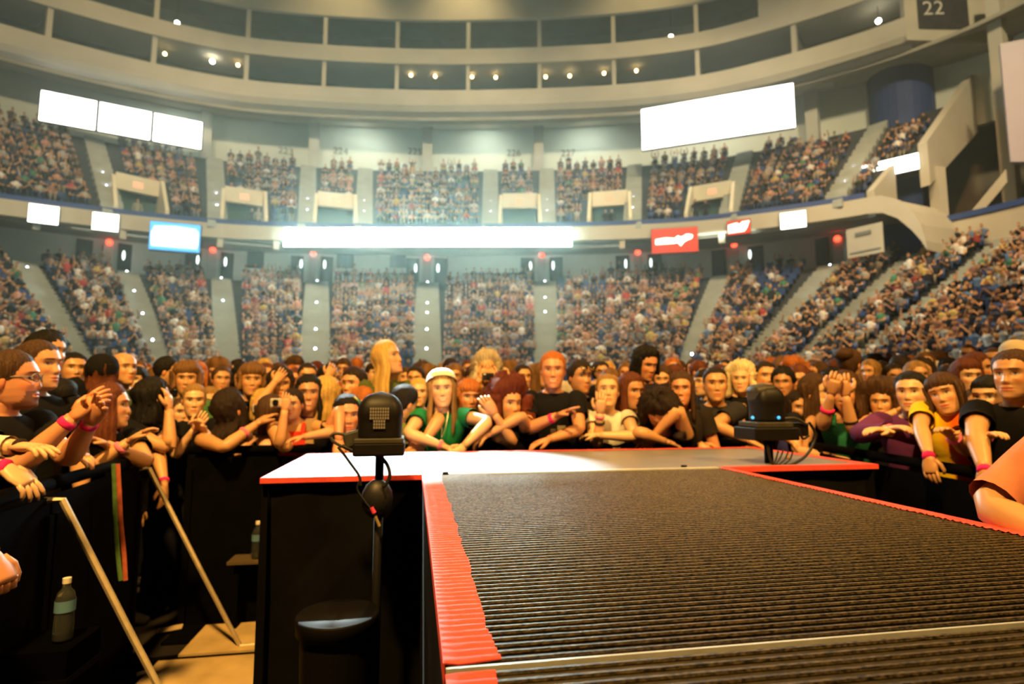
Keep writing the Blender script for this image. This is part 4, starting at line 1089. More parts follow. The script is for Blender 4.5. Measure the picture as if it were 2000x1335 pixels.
def features(x, z, smile):
    g = lambda a, s_: np.exp(-(a/s_)**2)
    ax = abs(x)
    amp = np.interp(z, [-.05,-.042,-.034,-.027,-.018,.0,.022,.034], [0,.003,.012,.017,.0145,.009,.003,0])
    wn = np.interp(z, [-.04,-.025,0,.03], [.018,.015,.010,.012])
    d = amp*g(x, wn)
    d += -.015*g(ax-.032, .018)*g(z-.012, .013)+.004*g(ax-.031, .010)*g(z-.011, .007)
    d += .008*g(z-.037, .010)*g(x, .055)+.005*g(ax-.046, .018)*g(z+.018, .016)
    lw = .034 if smile else .025
    d += .006*g(x, lw)*(g(z+.056, .006)+g(z+.069, .007))-.004*g(x, lw)*g(z+.0625, .0035)
    d += .007*g(x, .022)*g(z+.104, .014)-.004*g(ax-.04, .014)*g(z+.06, .02)
    return d
ZHF = [(0, .078), (40, .070), (62, .045), (78, .0), (92, -.012), (110, -.035), (140, -.07), (180, -.082)]
def hairline(th, bangs=0.0, low=0.0):
    a = np.degrees(abs((th+np.pi) % (2*np.pi)-np.pi))
    z = np.interp(a, [q[0] for q in ZHF], [q[1] for q in ZHF])
    return z-bangs*np.exp(-(a/58)**4)-low*sm(60, 110, a)
def Rz(a): c, s = math.cos(a), math.sin(a); return np.array([[c,-s,0],[s,c,0],[0,0,1.]])
def Rx(a): c, s = math.cos(a), math.sin(a); return np.array([[1,0,0],[0,c,-s],[0,s,c.real]])
def Ry(a): c, s = math.cos(a), math.sin(a); return np.array([[c,0,s],[0,1,0],[-s,0,c]])
def hand(b, W, d, n, side, s, col, curl=.35, pose=None, lo=False):
    """palm, four fingers and thumb from the wrist W along d; n: the way the palm looks; side: which way the thumb lies (+1/-1)"""
    d = d/np.linalg.norm(d); n = n-d*(n@d); n /= np.linalg.norm(n)+1e-9; x = np.cross(d, n)*side
    m = 6 if lo else 8
    b.tube([W-d*.01*s, W+d*.02*s, W+d*.05*s, W+d*.085*s, W+d*.098*s], np.array([.026, .034, .041, .041, .034])*s, np.array([.021, .019, .018, .014, .010])*s, n=m+2, col=col, up=n)
    for k, (o, L) in enumerate(((.030, .072), (.010, .082), (-.010, .076), (-.029, .060))):
        c = curl+(.12*k*(1 if not lo else 0))
        if pose == 'point': c = .08 if k == 0 else 1.35
        if pose == 'two': c = .1 if k < 2 else 1.35
        if pose == 'fist': c = 1.45
        P = [W+d*.085*s+x*o*s]; a = c*.5; dd = d+x*o*2.2
        for L_ in (.45, .32, .23):
            dd2 = dd*math.cos(a)+n*math.sin(a); P.append(P[-1]+dd2*L*L_*s); a += c*.75
        b.tube(P, np.array([.0098, .0092, .0080, .0055])*s, n=m-2, col=col)
    P = [W+d*.022*s+x*.028*s, W+d*.050*s+x*.052*s+n*.006*s, W+d*.078*s+x*.060*s+n*(.012+.02*min(curl, 1))*s, W+d*.098*s+x*.054*s+n*(.016+.035*min(curl, 1))*s]
    b.tube(P, np.array([.014, .0125, .0105, .007])*s, n=m-2, col=col)
def ik(S, W, hint, la, lb):
    v = W-S; L = np.linalg.norm(v); mx = (la+lb)*.985
    if L > mx: v = v*(mx/L); W = S+v; L = mx
    if L < abs(la-lb)+.02: L = abs(la-lb)+.02; v = v/np.linalg.norm(v)*L; W = S+v
    u = v/L; a = (la*la-lb*lb+L*L)/(2*L); h = math.sqrt(max(la*la-a*a, 0))
    q = hint-S; q = q-u*(q@u); q /= np.linalg.norm(q)+1e-9
    return S+u*a+q*h, W
def srgb(h):
    c = [int(h[i:i+2], 16)/255 for i in (0, 2, 4)]
    return np.array([q/12.92 if q <= .04045 else ((q+.055)/1.055)**2.4 for q in c])
SKIN = {'n': (.62,.33,.15), 'p': (.76,.47,.26), 't': (.50,.25,.11), 'd': (.33,.16,.08), 'r': (.64,.29,.14)}
HC = {'black': (.008,.007,.006), 'dark': (.022,.013,.008), 'brown': (.065,.032,.014), 'lbrown': (.17,.085,.03), 'dblond': (.30,.17,.05), 'blond': (.58,.37,.10), 'plat': (.75,.62,.36), 'ginger': (.42,.13,.025), 'red': (.11,.022,.010), 'auburn': (.12,.035,.014), 'grey': (.45,.38,.26), 'white': (.75,.70,.58)}
BLK = (.007,.007,.008)
PRNG = np.random.RandomState(5)
PEOPLE = []
def person(lab, px, py, hpx, yaw=0, pitch=0, roll=0, dep=None, byaw=None, fem=False, skin='n', hair=('short', 'brown'), shirt=BLK, sleeve=.5, lean=.25, il=None, ir=None,
           smile=False, hi=False, bands=(), extra=(), shirt2=None, bangs=0, neck='crew', group=None, hlen=.25, floor=0.0, curl=.35, hs=None, beard=None, bstoop=0, shrug=0.0):
    """px, py, hpx: middle and height of the head in the photograph; yaw: the way the face turns (0 at the camera, + to the photo's right)"""
    if dep is None: dep = .245*F/hpx
    H = at_depth(px, py, dep)
    s = np.clip(hpx*dep/F/.247, .86, 1.16) if hs is None else hs
    base = math.atan2(-H[1], -H[0])-math.pi/2
    hy = base+math.radians(yaw); by = base+math.radians(yaw*.45 if byaw is None else byaw)
    RB = Rz(by); RH = Rz(hy)@Rx(math.radians(pitch))@Ry(math.radians(roll))
    fw, rt, up = RB[:, 1], RB[:, 0], np.array([0, 0, 1.])
    sc = float(np.clip(s, .95, 1.06))
    fe = fem
    N = H-RH@np.array([0, .005, .0])*s-up*(.122-shrug)*s-fw*(.03+.03*bstoop)*sc            # base of the neck
    TL = .52*sc
    hip = N-up*TL*math.cos(lean)-fw*TL*math.sin(lean)
    hip[2] = max(hip[2], .70)
    loc = np.array([hip[0], hip[1], floor])
    sk = np.array(SKIN[skin]); hc = np.array(HC[hair[1]])
    b = MB()
    nu, rows = (56, 58) if hi else (36, 34)
    # ---- head
    t = np.linspace(-1, 1, nu, endpoint=False); th = np.pi*(.55*t+.45*t**3)
    if hi: zs = np.concatenate([np.linspace(-.120, -.082, 9), np.linspace(-.078, .042, 34), np.linspace(.05, .112, 10), [.118, .1225, .1255, .127]])
    else: zs = np.concatenate([np.linspace(-.120, -.082, 5), np.linspace(-.076, .042, 19), np.linspace(.055, .112, 6), [.119, .124, .127]])
    TH, Z = np.meshgrid(th, zs)
    x, y, z = head_xyz(TH, Z, female=fe)
    front = sm(.1, .55, np.cos(TH))
    y = y+features(x, Z, smile)*front
    Pl = np.stack([x, y, z], -1)
    Cc = np.broadcast_to(sk, Pl.shape).copy()
    fr = np.cos(TH) > .2; ax = abs(x)
    def paint(mask, col, k=1.0): Cc[mask & fr] = Cc[mask & fr]*(1-k)+np.array(col)*k
    paint(((ax-.045)/.02)**2+((Z+.022)/.018)**2 < 1, sk*np.array([1.12, .82, .75]), .6)
    paint(((ax-.031)/.019)**2+((Z-.012)/.0105)**2 < 1, sk*.42, .8)  # eye socket shade painted into the skin colour
    paint(((ax-.031)/.013)**2+((Z-.0105)/.0058)**2 < 1, (.55, .50, .45))
    paint(((ax-.031)/.0062)**2+((Z-.0108)/.0062)**2 < 1, (.02, .012, .008))
    bc = hc*.7 if hair[1] not in ('plat', 'white', 'blond', 'grey') else hc*.4
    paint(((ax-.033)/.020)**2+((Z-.033-.05*(.033-ax)*(ax > .033))/.0052)**2 < 1, bc, .85)
    lw = .034 if smile else .024
    paint((x/lw)**2+((Z+.0625+(-(x*x)*8 if smile else 0))/.012)**2 < 1, sk*np.array([1.0, .48, .45]), .8)
    if smile: paint((x/.023)**2+((Z+.0615-(x*x)*8)/.0048)**2 < 1, (.74, .66, .55))
    else: paint((x/.022)**2+((Z+.0625)/.0022)**2 < 1, sk*np.array([.4, .2, .2]))
    paint((abs(ax-.008)/.005)**2+((Z+.040)/.004)**2 < 1, sk*.3, .7)
    if beard is not None:
        bm = (Z < -.045) & (((x/.030)**2+((Z+.062)/.010)**2 > 1)) & (ax < beard[1])
        paint(bm, hc, beard[0])
    # scalp painted in the hair colour so that no skin shows through
    if hair[0] != 'bald': Cc[(Z > hairline(TH, bangs)+.006)] = hc*.8
    b.rings((Pl@RH.T)*s+H, Cc, True, True)
    for sg in (-1, 1):                                  # ears
        R_ = []
        for k in range(6):
            p = -math.pi/2+math.pi*k/5; q = max(math.cos(p), .05)
            R_.append([(sg*(.071+.010*q*max(0, math.cos(a))+.004*q), -.008+.006*math.sin(p)+.015*q*math.sin(a), -.006+.031*math.sin(p)) for a in np.linspace(0, 2*math.pi, 8, endpoint=False)])
        b.rings((np.array(R_)@RH.T)*s+H, sk*np.array([1.05, .85, .8]), True, True)
    # ---- neck, torso, hips in one skin
    nn = 22 if hi else 16
    A = np.linspace(0, 2*np.pi, nn, endpoint=False)
    kx = .88 if fe else 1.0
    TR = [(-.14, .165, .115, 0), (0, .172, .12, 0), (.22, (.138 if fe else .155), .105, .0), (.45, .150*kx+.004, .112, .005), (.66, .172*kx, .120+(.022 if fe else 0), .014 if fe else .006), (.80, .185*kx, .112, 0), (.88, .178*kx, .095, -.006), (.94, .125*kx, .078, -.010), (.975, .078*kx, .066, -.008), (1.0, .060*kx, .060, -.004)]
    axis = N-hip; bow = fw*.02
    nb = RB@np.array([0, math.cos(lean), 0])-up*math.sin(lean)*.0
    nb = fw*math.cos(lean)-up*math.sin(lean)*1.0
    def torso(grow=0.0, t0=-1, t1=2, wob=0.0):
        R_ = []
        for (t_, hw, hd, off) in TR:
            if not (t0 <= t_ <= t1): continue
            c = hip+axis*t_+nb*off-bow*math.sin(math.pi*np.clip(t_, 0, 1))
            g = grow*(1 if t_ < .95 else .5)
            sq = .8 if t_ < .9 else 1
            wv = 1+wob*np.sin(A*3+t_*17+px)*np.sin(A*5-t_*9)
            R_.append(c+np.outer(np.sign(np.cos(A))*abs(np.cos(A))**sq*(hw*sc+g)*wv, rt)+np.outer(np.sin(A)*(hd*sc+g)*wv, nb))
        return R_
    R_ = torso()
    hb = H+RH@np.array([0, .006, -.07])*s
    R_.append(N*.5+hb*.5+np.outer(np.cos(A)*.057*kx*s, rt)+np.outer(np.sin(A)*.058*s, fw)); R_.append(hb+np.outer(np.cos(A)*.052*s, rt)+np.outer(np.sin(A)*.055*s, fw))
    b.rings(R_, sk, True, True)
    # ---- arms
    arms = {}
    for side, spec in ((1, il if abs(yaw if byaw is None else byaw) < 95 else ir), (-1, ir if abs(yaw if byaw is None else byaw) < 95 else il)):
        S = hip+axis*.885+rt*side*.165*kx*sc-nb*.006
        la, lb = .285*sc, .25*sc
        pose = None; pn = None; cu = curl
        def loc_(p): return N+rt*side*p[0]*sc+fw*p[1]*sc+up*p[2]*sc
        if spec is None: spec = 'down'
        if isinstance(spec, str):
            hint, Wt = {'down': ((.30, -.05, -.33), (.24, .06, -.62)), 'rail': ((.34, .02, -.34), (.16, .36, -.30)), 'cross': ((.36, .05, -.36), (-.10, .30, -.30)), 'chin': ((.20, .30, -.40), (.03, .21, -.05)),
                        'cam': ((.30, .14, -.30), (.06, .24, .04)), 'hang': ((.28, .2, -.22), (.20, .42, -.48)), 'brow': ((.3, .2, -.25), (.05, .17, .14))}[spec]
            hint, Wt = loc_(hint), loc_(Wt)
        else:                                            # (wrist px, py, nearer by m, elbow px, py, nearer by m, hand pose)
            Wt = at_depth(spec[0], spec[1], dep-spec[2]); hint = at_depth(spec[3], spec[4], dep-spec[5])
            if len(spec) > 6: pose = spec[6]
        E_, Wt = ik(S, Wt, hint, la, lb)
        arms[side] = (S, E_, Wt)
        m_ = 12 if hi else 8
        fx = .9 if fe else 1.04
        k1 = S+(E_-S)*np.array([[-.06], [.0], [.18], [.45], [.75], [.93]]); k2 = E_+(Wt-E_)*np.array([[.08], [.25], [.55], [.85], [1.0]])
        rr_ = np.array([.040, .060, .058, .050, .043, .040, .041, .044, .037, .029, .026])*sc*fx
        b.tube(np.concatenate([k1, k2]), rr_, n=m_, col=sk)
        d = Wt-E_; pn = up*-1 if abs(d[2]) < .17 else -fw if pose != 'clap' else rt*-side
        if spec in ('chin', 'brow') : pn = -fw
        if pose == 'clap': pn = rt*-side+fw*.3
        hd_ = d/np.linalg.norm(d)
        if pose == 'drop': hd_ = hd_*.4+np.array([0, 0, -1.]); pn = -fw
        if pose == 'sag': hd_ = hd_*.8+np.array([0, 0, -.55]); pn = -fw
        if pose == 'flat': pn = np.array([0, 0, -1.]); hd_ = hd_-up*hd_[2]*.8
        hand(b, Wt, hd_, pn, side if pn[2] > -.5 else -side, s*(.92 if fe else 1.0), sk, cu, pose, not hi)
    # ---- legs and shoes in the body's own skin
    for sg in (-1, 1):
        K = hip+rt*sg*.10-up*(hip[2]-floor)*.48+fw*.03; An = np.array([*(hip+rt*sg*.11)[:2], floor+.06])
        b.tube([hip+rt*sg*.09, hip*.6+K*.4+rt*sg*.01, K, K*.55+An*.45-fw*.02, An], np.array([.085, .078, .055, .050, .035])*sc, n=8, col=sk)
    o = b.build('person', M_SKIN, None, True, origin=loc)
    L = o.location
    # ---- trousers and shoes
    b = MB()
    for sg in (-1, 1):
        K = hip+rt*sg*.10-up*(hip[2]-floor)*.48+fw*.03; An = np.array([*(hip+rt*sg*.11)[:2], floor+.07])
        b.tube([hip+rt*sg*.085+up*.05, hip*.6+K*.4+rt*sg*.01, K, K*.55+An*.45-fw*.02, An], np.array([.105, .092, .070, .064, .058])*sc, n=8, col=(.012, .014, .025))
    b.rings([hip+up*zz_+np.outer(np.cos(A)*.182*sc, rt)+np.outer(np.sin(A)*.130*sc, fw) for zz_ in (-.09, .0, .06)], (.012, .014, .025))
    b.build('trousers', M_CLOTH, o, True, origin=L)
    b = MB()
    for sg in (-1, 1):
        An = np.array([*(hip+rt*sg*.11)[:2], floor+.0])
        b.tube([An-fw*.07+up*.045, An+up*.05, An+fw*.09+up*.04, An+fw*.16+up*.03], np.array([.040, .045, .048, .030]), np.array([.045, .050, .035, .024]), n=8, col=(.02, .02, .02), up=up)
    b.build('shoes', M_CLOTH, o, True, origin=L)
    # ---- shirt
    if shirt is not None:
        b = MB()
        R_ = np.array(torso(.013, -.2, .98 if neck == 'crew' else .91, .03))
        col = np.array(shirt)
        if shirt2 is not None:
            cc = np.empty(R_.shape); tt = ((R_-N)@rt)*shirt2[1]; kk = sm(.0, .05, tt-shirt2[2])[..., None]
            cc = col*(1-kk)+np.array(shirt2[0])*kk
        else: cc = col
        b.rings(R_, cc)
        if neck == 'crew': b.rings([R_[-1], R_[-1]*.8+np.mean(R_[-1], 0)*.2-up*.012], col*.7)
        for side in (1, -1):
            S, E_, Wt = arms[side]
            q = sleeve[0 if side == 1 else 1] if isinstance(sleeve, (tuple, list)) else sleeve
            sc_col = col
            if shirt2 is not None and side*shirt2[1] > 0: sc_col = np.array(shirt2[0])
            if q <= .05:
                continue
            m_ = 14 if hi else 9
            full = q > .9
            ks = S+(E_-S)*np.linspace(-.12, min(q, .96) if not full else .96, 6)[:, None]
            rr_ = np.interp(np.linspace(-.12, q, 6), [-.12, 0, .2, .5, 1], np.array([.050, .074, .073, .068, .056])*sc*(.92 if fe else 1.04))
            if full:
                k2 = E_+(Wt-E_)*np.linspace(.1, .92, 5)[:, None]; ks = np.concatenate([ks, k2]); rr_ = np.concatenate([rr_, np.array([.056, .055, .048, .042, .040])*sc])
            else: rr_[-1] *= 1.06
            b.tube(ks, rr_, n=m_, col=sc_col, cap=False)
        if sleeve == 0 or neck == 'tank':           # straps
            for sg in (-1, 1):
                p = [hip+axis*t_+rt*sg*.085*kx+nb*dn for t_, dn in ((.84, .118), (.92, .088), (.965, .01), (.92, -.085), (.84, -.105))]
                b.tube(bez(p, 8), .016, .006, n=6, col=col, up=nb)
        b.build('shirt', M_CLOTH, o, True, origin=L)
    # ---- hair
    kind = hair[0]
    if kind != 'bald':
        b = MB()
        thick = {'short': .012, 'crop': .006, 'long': .018, 'curly': .055, 'bob': .022, 'tied': .010, 'spiky': .022, 'mop': .030, 'frizz': .075}.get(kind, .014)
        low = {'short': .0, 'crop': 0, 'tied': .01, 'spiky': 0}.get(kind, .03)
        nu2, nz = (44, 26) if hi else (28, 17)
        th2 = np.linspace(-np.pi, np.pi, nu2, endpoint=False); zs2 = np.concatenate([np.linspace(-.12, .10, nz-5), [.110, .118, .1235, .1262, .127]])
        T2, Z2 = np.meshgrid(th2, zs2)
        m = Z2-hairline(T2, bangs, low)+(PRNG.randn(nu2)*.0035)[None, :]
        og = thick*sm(-.002, .035, m)
        r1, r2 = PRNG.rand(2)*6
        nz_ = 1+(.25 if kind in ('curly', 'mop', 'frizz', 'spiky') else .12)*np.sin(T2*7+r1+Z2*40)*np.sin(Z2*70+T2*3+r2)
        nz_ = nz_+PRNG.randn(*nz_.shape)*{'curly': .16, 'frizz': .13, 'mop': .13, 'spiky': .22}.get(kind, .07)+(PRNG.randn(nu2)*.07)[None, :]
        hx_, hy_, hz_ = head_xyz(T2, Z2, 0, fe)
        n_ = np.stack([np.sin(T2)*np.clip(1-(Z2/.14)**4, .1, 1), np.cos(T2)*np.clip(1-(Z2/.14)**4, .1, 1), np.clip(Z2/.10, 0, 1)**2], -1); n_ /= np.linalg.norm(n_, axis=-1, keepdims=True)
        G = np.stack([hx_, hy_, hz_], -1)+n_*(og*nz_-.002)[..., None]
        cvar = hc*(1+.35*np.sin(T2*23+Z2*15+r1)[..., None]*.6)
        # keep only the scalp faces
        k_, w_ = m.shape; idx = np.arange(k_*w_).reshape(k_, w_); fs = []
        for i in range(k_-1):
            for j in range(w_):
                j2 = (j+1) % w_
                if max(m[i, j], m[i, j2], m[i+1, j], m[i+1, j2]) > 0: fs.append((idx[i, j], idx[i, j2], idx[i+1, j2], idx[i+1, j]))
        fs.append(tuple(idx[-1]))
        b.add((G.reshape(-1, 3)@RH.T)*s+H, fs, np.clip(cvar, 0, 1).reshape(-1, 3))
        if kind in ('long', 'bob', 'curly', 'frizz', 'mop', 'longback'):
            Ln = hlen if kind != 'bob' else .14
            if kind in ('curly', 'frizz'): Ln = max(.16, hlen if hlen != .25 else .2)
            if kind == 'mop': Ln = .07
            a0 = math.radians(62); tt = np.linspace(a0, 2*np.pi-a0, 40 if hi else 24); zt_ = np.linspace(.07, -Ln, 12 if hi else 8)
            T3, Z3 = np.meshgrid(tt, zt_)
            zc_ = np.maximum(Z3, -.03)
            bx, by_, _ = head_xyz(T3, zc_, 0, fe)
            fall = sm(.02, -Ln, Z3)
            fl = {'curly': .045, 'frizz': .07, 'bob': .012}.get(kind, .012)
            wv = .006*np.sin(T3*11+r1*3)+.004*np.sin(Z3*35+r2+T3*4)+(.016*np.sin(T3*6+Z3*45+r1)*np.sin(Z3*60+r2+T3*3) if kind in ('curly', 'frizz') else 0)
            jit = PRNG.randn(*T3.shape)*({'curly': .007, 'frizz': .008}.get(kind, .0012))+(PRNG.randn(T3.shape[1])*.0032)[None, :]
            rad = jit+thick*.9+fl*fall*np.sin(np.pi*np.clip(.25+fall*.65, 0, 1))+wv
            ox = np.stack([np.sin(T3), np.cos(T3), 0*T3], -1)
            O_ = np.stack([bx, by_, Z3], -1)+ox*rad[..., None]
            # sides hang a little forward, tips gather
            O_[..., 1] += .012*fall*np.cos(T3/1)
            I_ = np.stack([bx, by_, Z3], -1)+ox*(rad*.2-.004)[..., None]
            I_[-1] = O_[-1]*.75+I_[-1]*.25
            # hair below the chin stays upright with the body, not with the skull's tilt
            def pose_(Q):
                W1 = (Q@RH.T)*s+H; Rv = Rz(hy); W2 = (Q@Rv.T)*s+H; k = sm(-.02, -.16, Q[..., 2])[..., None]; return W1*(1-k)+W2*k
            cv = np.clip(hc*(1+.30*np.sin(T3*31+r2)[..., None]), 0, 1)
            Gs = np.concatenate([I_, O_[:, ::-1]], 1); cs_ = np.concatenate([cv, cv[:, ::-1]], 1)
            b.rings(pose_(Gs), cs_, True, True)
        if kind == 'tied':
            b.ball(H+RH@np.array([0, -.115, .02])*s, np.array([.045, .045, .05])*s, 10, 7, hc)
            if hlen > .3: b.tube(bez([H+RH@np.array(p)*s for p in ((0, -.12, .03), (0, -.16, -.02), (0, -.15, -.12), (0, -.13, -.20))], 8), [.03]*3+[.028]*3+[.02]*(len(bez([(0,0,0)]*4, 8))-6), n=8, col=hc)
        if kind == 'updo':
            b.ball(H+RH@np.array([0, -.08, .085])*s, np.array([.075, .075, .06])*s, 12, 8, hc)
        b.build('hair', M_HAIR, o, True, origin=L)
    # ---- wristbands
    for bd in bands:                                     # (arm as seen: 'l' or 'r', colour, along the forearm)
        side = (1 if bd[0] == 'l' else -1)*(1 if abs(yaw if byaw is None else byaw) < 95 else -1)
        S, E_, Wt = arms[side]; u = (Wt-E_)/np.linalg.norm(Wt-E_); c = Wt-u*bd[2]
        b = MB(); r_ = np.interp(bd[2]/np.linalg.norm(Wt-E_), [0, .15, .5], [.028, .032, .041])*sc
        wd = bd[3] if len(bd) > 3 else .010
        b.tube([c-u*wd, c-u*wd*.5, c+u*wd*.5, c+u*wd], [r_, r_+.0025, r_+.0025, r_], n=14, col=bd[1])
        b.build('wristband', M_CLOTH, o, True, origin=L)
    # ---- hats, glasses and the like
    for ex in extra:
        b = MB()
        def hp(p): return H+RH@np.array(p)*s
        if ex[0] in ('beanie', 'band', 'cap'):
            z0 = {'beanie': .012, 'band': .055, 'cap': .045}[ex[0]]; z1 = .127
            zs3 = np.concatenate([np.linspace(z0, .105, 6), [.113, .120, .1255, .127]])
            T3, Z3 = np.meshgrid(np.linspace(-np.pi, np.pi, 30, endpoint=False), zs3)
            g_ = .024 if ex[0] != 'band' else .026
            zz3 = Z3+np.where(np.cos(T3) < 0, -.02, (.045 if ex[0] == 'band' else .02)*np.cos(T3))*(1-sm(z0, .12, Z3))
            a_, b2, c_ = head_xyz(T3, np.clip(zz3, -.1, .127), g_*(1-.3*sm(.09, .127, Z3)))
            Q = np.stack([a_, b2, c_+.022*sm(.06, .127, Z3)], -1)
            b.rings((Q@RH.T)*s+H, ex[1], False, True)
            nm = {'beanie': 'beanie', 'band': 'knit_hat', 'cap': 'cap'}[ex[0]]
            if ex[0] == 'cap':
                b.tube([hp((0, .07, .055)), hp((0, .13, .050)), hp((0, .17, .040))], [.075, .070, .03], [.006, .006, .004], n=12, col=ex[1], up=RH[:, 2])
            b.build(nm, M_CLOTH, o, True, origin=L)
        elif ex[0] == 'glasses':
            zoff, yoff = ex[2] if len(ex) > 2 else (.011, .096)
            for sg in (-1, 1):
                pts = [hp((sg*.032+.024*math.cos(a), yoff-.010*abs(math.cos(a))*(1 if sg*math.cos(a) > 0 else 0), zoff+.016*math.sin(a))) for a in np.linspace(0, 2*math.pi, 15)]
                b.tube(pts, .0028, n=5, col=ex[1])
                b.tube([hp((sg*.055, yoff-.012, zoff+.004)), hp((sg*.076, .03, zoff+.006)), hp((sg*.076, -.02, zoff))], .0022, n=5, col=ex[1])
            b.tube([hp((-.008, yoff+.002, zoff+.003)), hp((.008, yoff+.002, zoff+.003))], .0025, n=5, col=ex[1])
            b.build('glasses', M_CLOTH, o, True, origin=L)
            if len(ex) > 3:
                for sg in (-1, 1):
                    b = MB(); b.ball(hp((sg*.032, yoff-.004, zoff)), np.array([.022, .006, .014])*s, 10, 6); b.build('lens', mat('gold_lens', (.9, .7, .3), .08, .8, metal=1.0), o, True, origin=L)
        elif ex[0] == 'pendant':
            b.tube(bez([N+rt*.05+fw*.07, N+fw*.12-up*.12, N+fw*.135-up*.2, N+fw*.12-up*.12-rt*.03, N-rt*.05+fw*.07], 8), .003, n=5, col=(.25, .2, .15))
            c = N+nb*.14-up*.20; b.ball(c, (.022, .008, .03), 8, 6, col=ex[1]); b.ball(c-up*.05+rt*.01, (.014, .006, .035), 8, 6, col=ex[1])
            b.build('pendant', mat('pendant_metal', (.75, .68, .5), .25, .6, .1, 30, metal=.8), o, True, origin=L)
        elif ex[0] == 'print':                           # a patch of print on the chest
            for (u_, v_, w_, h_, c_) in ex[1]:
                c = N+nb*(.128)*sc-up*v_+rt*u_; b.obox(c, rt*w_, nb*.006, up*h_, c_)
            b.build('shirt_print', M_CLOTH, o, origin=L)
        elif ex[0] == 'scarf':
            b.tube([N+rt*.07*math.cos(a)+fw*.07*math.sin(a)+up*(.015-.02*math.sin(a)) for a in np.linspace(0, 2*math.pi, 16)], .028, n=8, col=ex[1]); b.build('scarf', M_CLOTH, o, True, origin=L)
        elif ex[0] == 'clip':
            b.tube([hp(p) for p in ((-.03, .055, .125), (-.055, .06, .10), (-.07, .055, .07))], .012, .006, n=8, col=np.array([(.7, .5, .05), (.1, .4, .1), (.05, .3, .5)])); b.build('hair_clip', M_CLOTH, o, True, origin=L)
    tag(o, lab, 'person', group)
    PEOPLE.append((px, py, dep, hpx))
    return o
PINK = (.85, .03, .22)
PINK2 = (.85, .20, .35)
def dv(x, y, v): return float(on_v(x, y, v)[:2]@FWD[:2])
def du(x, y, u): return float(on_u(x, y, u)[:2]@FWD[:2])
WHT = (.72, .68, .58)
# ---- along the left barrier
person('man with swept back brown hair and goatee in profile, clapping, at the left edge', 22, 745, 116, 72, 4, dep=du(22, 745, -1.66), byaw=40, hair=('short', 'brown'), skin='r', hi=True, lean=.12, sleeve=.5,
       il=(143, 815, .06, 75, 905, .10, 'clap'), ir=(178, 822, .02, 110, 900, -.12, 'clap'), bands=(('l', PINK, .03, .014), ('r', PINK, .02, .012)), beard=(.8, .05), extra=(('glasses', (.25, .25, .25)),), curl=.25, hs=1.0)
person('man with short brown hair in three-quarter view, black tee, behind the clapping man', 74, 716, 98, 52, 3, dep=du(74, 716, -1.82), hair=('short', 'brown'), skin='n', hi=True, lean=.15, il=(150, 892, .25, 108, 905, .3), ir='down')
person('man with tall dark spiky hair at the back left', 92, 690, 72, 50, 0, dep=3.75, hair=('spiky', 'black'), hs=1.1)
person('black-haired young man looking over the clapping hands', 143, 722, 64, 14, 2, dep=4.3, hair=('short', 'black'), skin='n', hi=True, shirt=(.01, .01, .012))
person('dark-haired head low behind the raised clapping hands', 122, 775, 66, 150, 0, dep=3.55, hair=('short', 'black'))
person('person in a black beanie over auburn hair, turned away on the left', 200, 728, 64, 155, 5, dep=4.2, hair=('bob', 'auburn'), extra=(('beanie', (.008, .008, .008)),))
person('bald man standing behind the black beanie', 240, 722, 66, 35, 5, dep=4.5, hair=('bald', 'brown'), skin='n', hi=True, shirt=(.10, .16, .08))
person('auburn-haired woman in profile leaning on folded pale arms at the left barrier', 213, 795, 86, 78, 2, dep=du(213, 795, -1.72), byaw=20, fem=True, hair=('long', 'auburn'), skin='n', hi=True, hlen=.2,
       il=(252, 862, .18, 205, 895, .22), ir=(208, 868, .22, 268, 905, .15), bands=(('l', PINK2, .05),))
person('woman with long black hair in profile resting her chin on her hand', 297, 778, 76, 112, 4, dep=du(297, 778, -1.72), byaw=55, fem=True, hair=('long', 'black'), skin='n', hi=True, hlen=.16,
       il=(330, 800, .05, 338, 888, .10), ir=(325, 985, .30, 300, 900, .25, 'drop'), sleeve=.45, bands=(('r', PINK, .02),),
       extra=(('print', [(-.08, .16, .05, .012, (.6, .08, .04)), (.0, .17, .03, .01, (.5, .4, .05)), (.06, .20, .03, .012, (.1, .3, .1))]),))
person('dark-haired young man in profile behind the woman resting her chin', 326, 726, 58, 82, 0, dep=4.75, hair=('short', 'black'), hi=True)
person('boy with a light brown bowl cut facing the stage', 365, 742, 62, -4, 0, dep=4.6, hair=('mop', 'lbrown'), bangs=.03, hi=True, shirt=(.07, .20, .07))
person('fair woman with hair tied back and dark eyes, above the black camera', 379, 783, 64, 2, -4, dep=dv(379, 783, 4.45), fem=True, hair=('tied', 'dblond'), skin='p', hi=True, il=(380, 838, .2, 345, 880, .15), ir=(398, 840, .2, 425, 880, .12))
person('person peeking beside the fair woman, face partly hidden', 352, 806, 56, 20, -3, dep=dv(352, 806, 4.5), hair=('crop', 'brown'), skin='p')
person('woman with wavy fair hair right of the fair woman with tied hair', 409, 786, 54, 8, 0, dep=4.75, fem=True, hair=('bob', 'dblond'), skin='n', hi=True)
person('man with brown hair, small in the crowd left of the bowl-cut pair', 432, 742, 50, 12, 0, dep=5.4, hair=('short', 'brown'))
person('long-haired woman arching back and singing, bare shoulder on the barrier', 452, 800, 78, 125, 25, dep=dv(452, 800, 4.3), byaw=30, fem=True, hair=('long', 'dark'), hlen=.2, hi=True, sleeve=0, neck='tank', shirt=BLK,
       il=(500, 828, .1, 432, 862, .2), ir='rail', bands=(('l', PINK2, .10),))
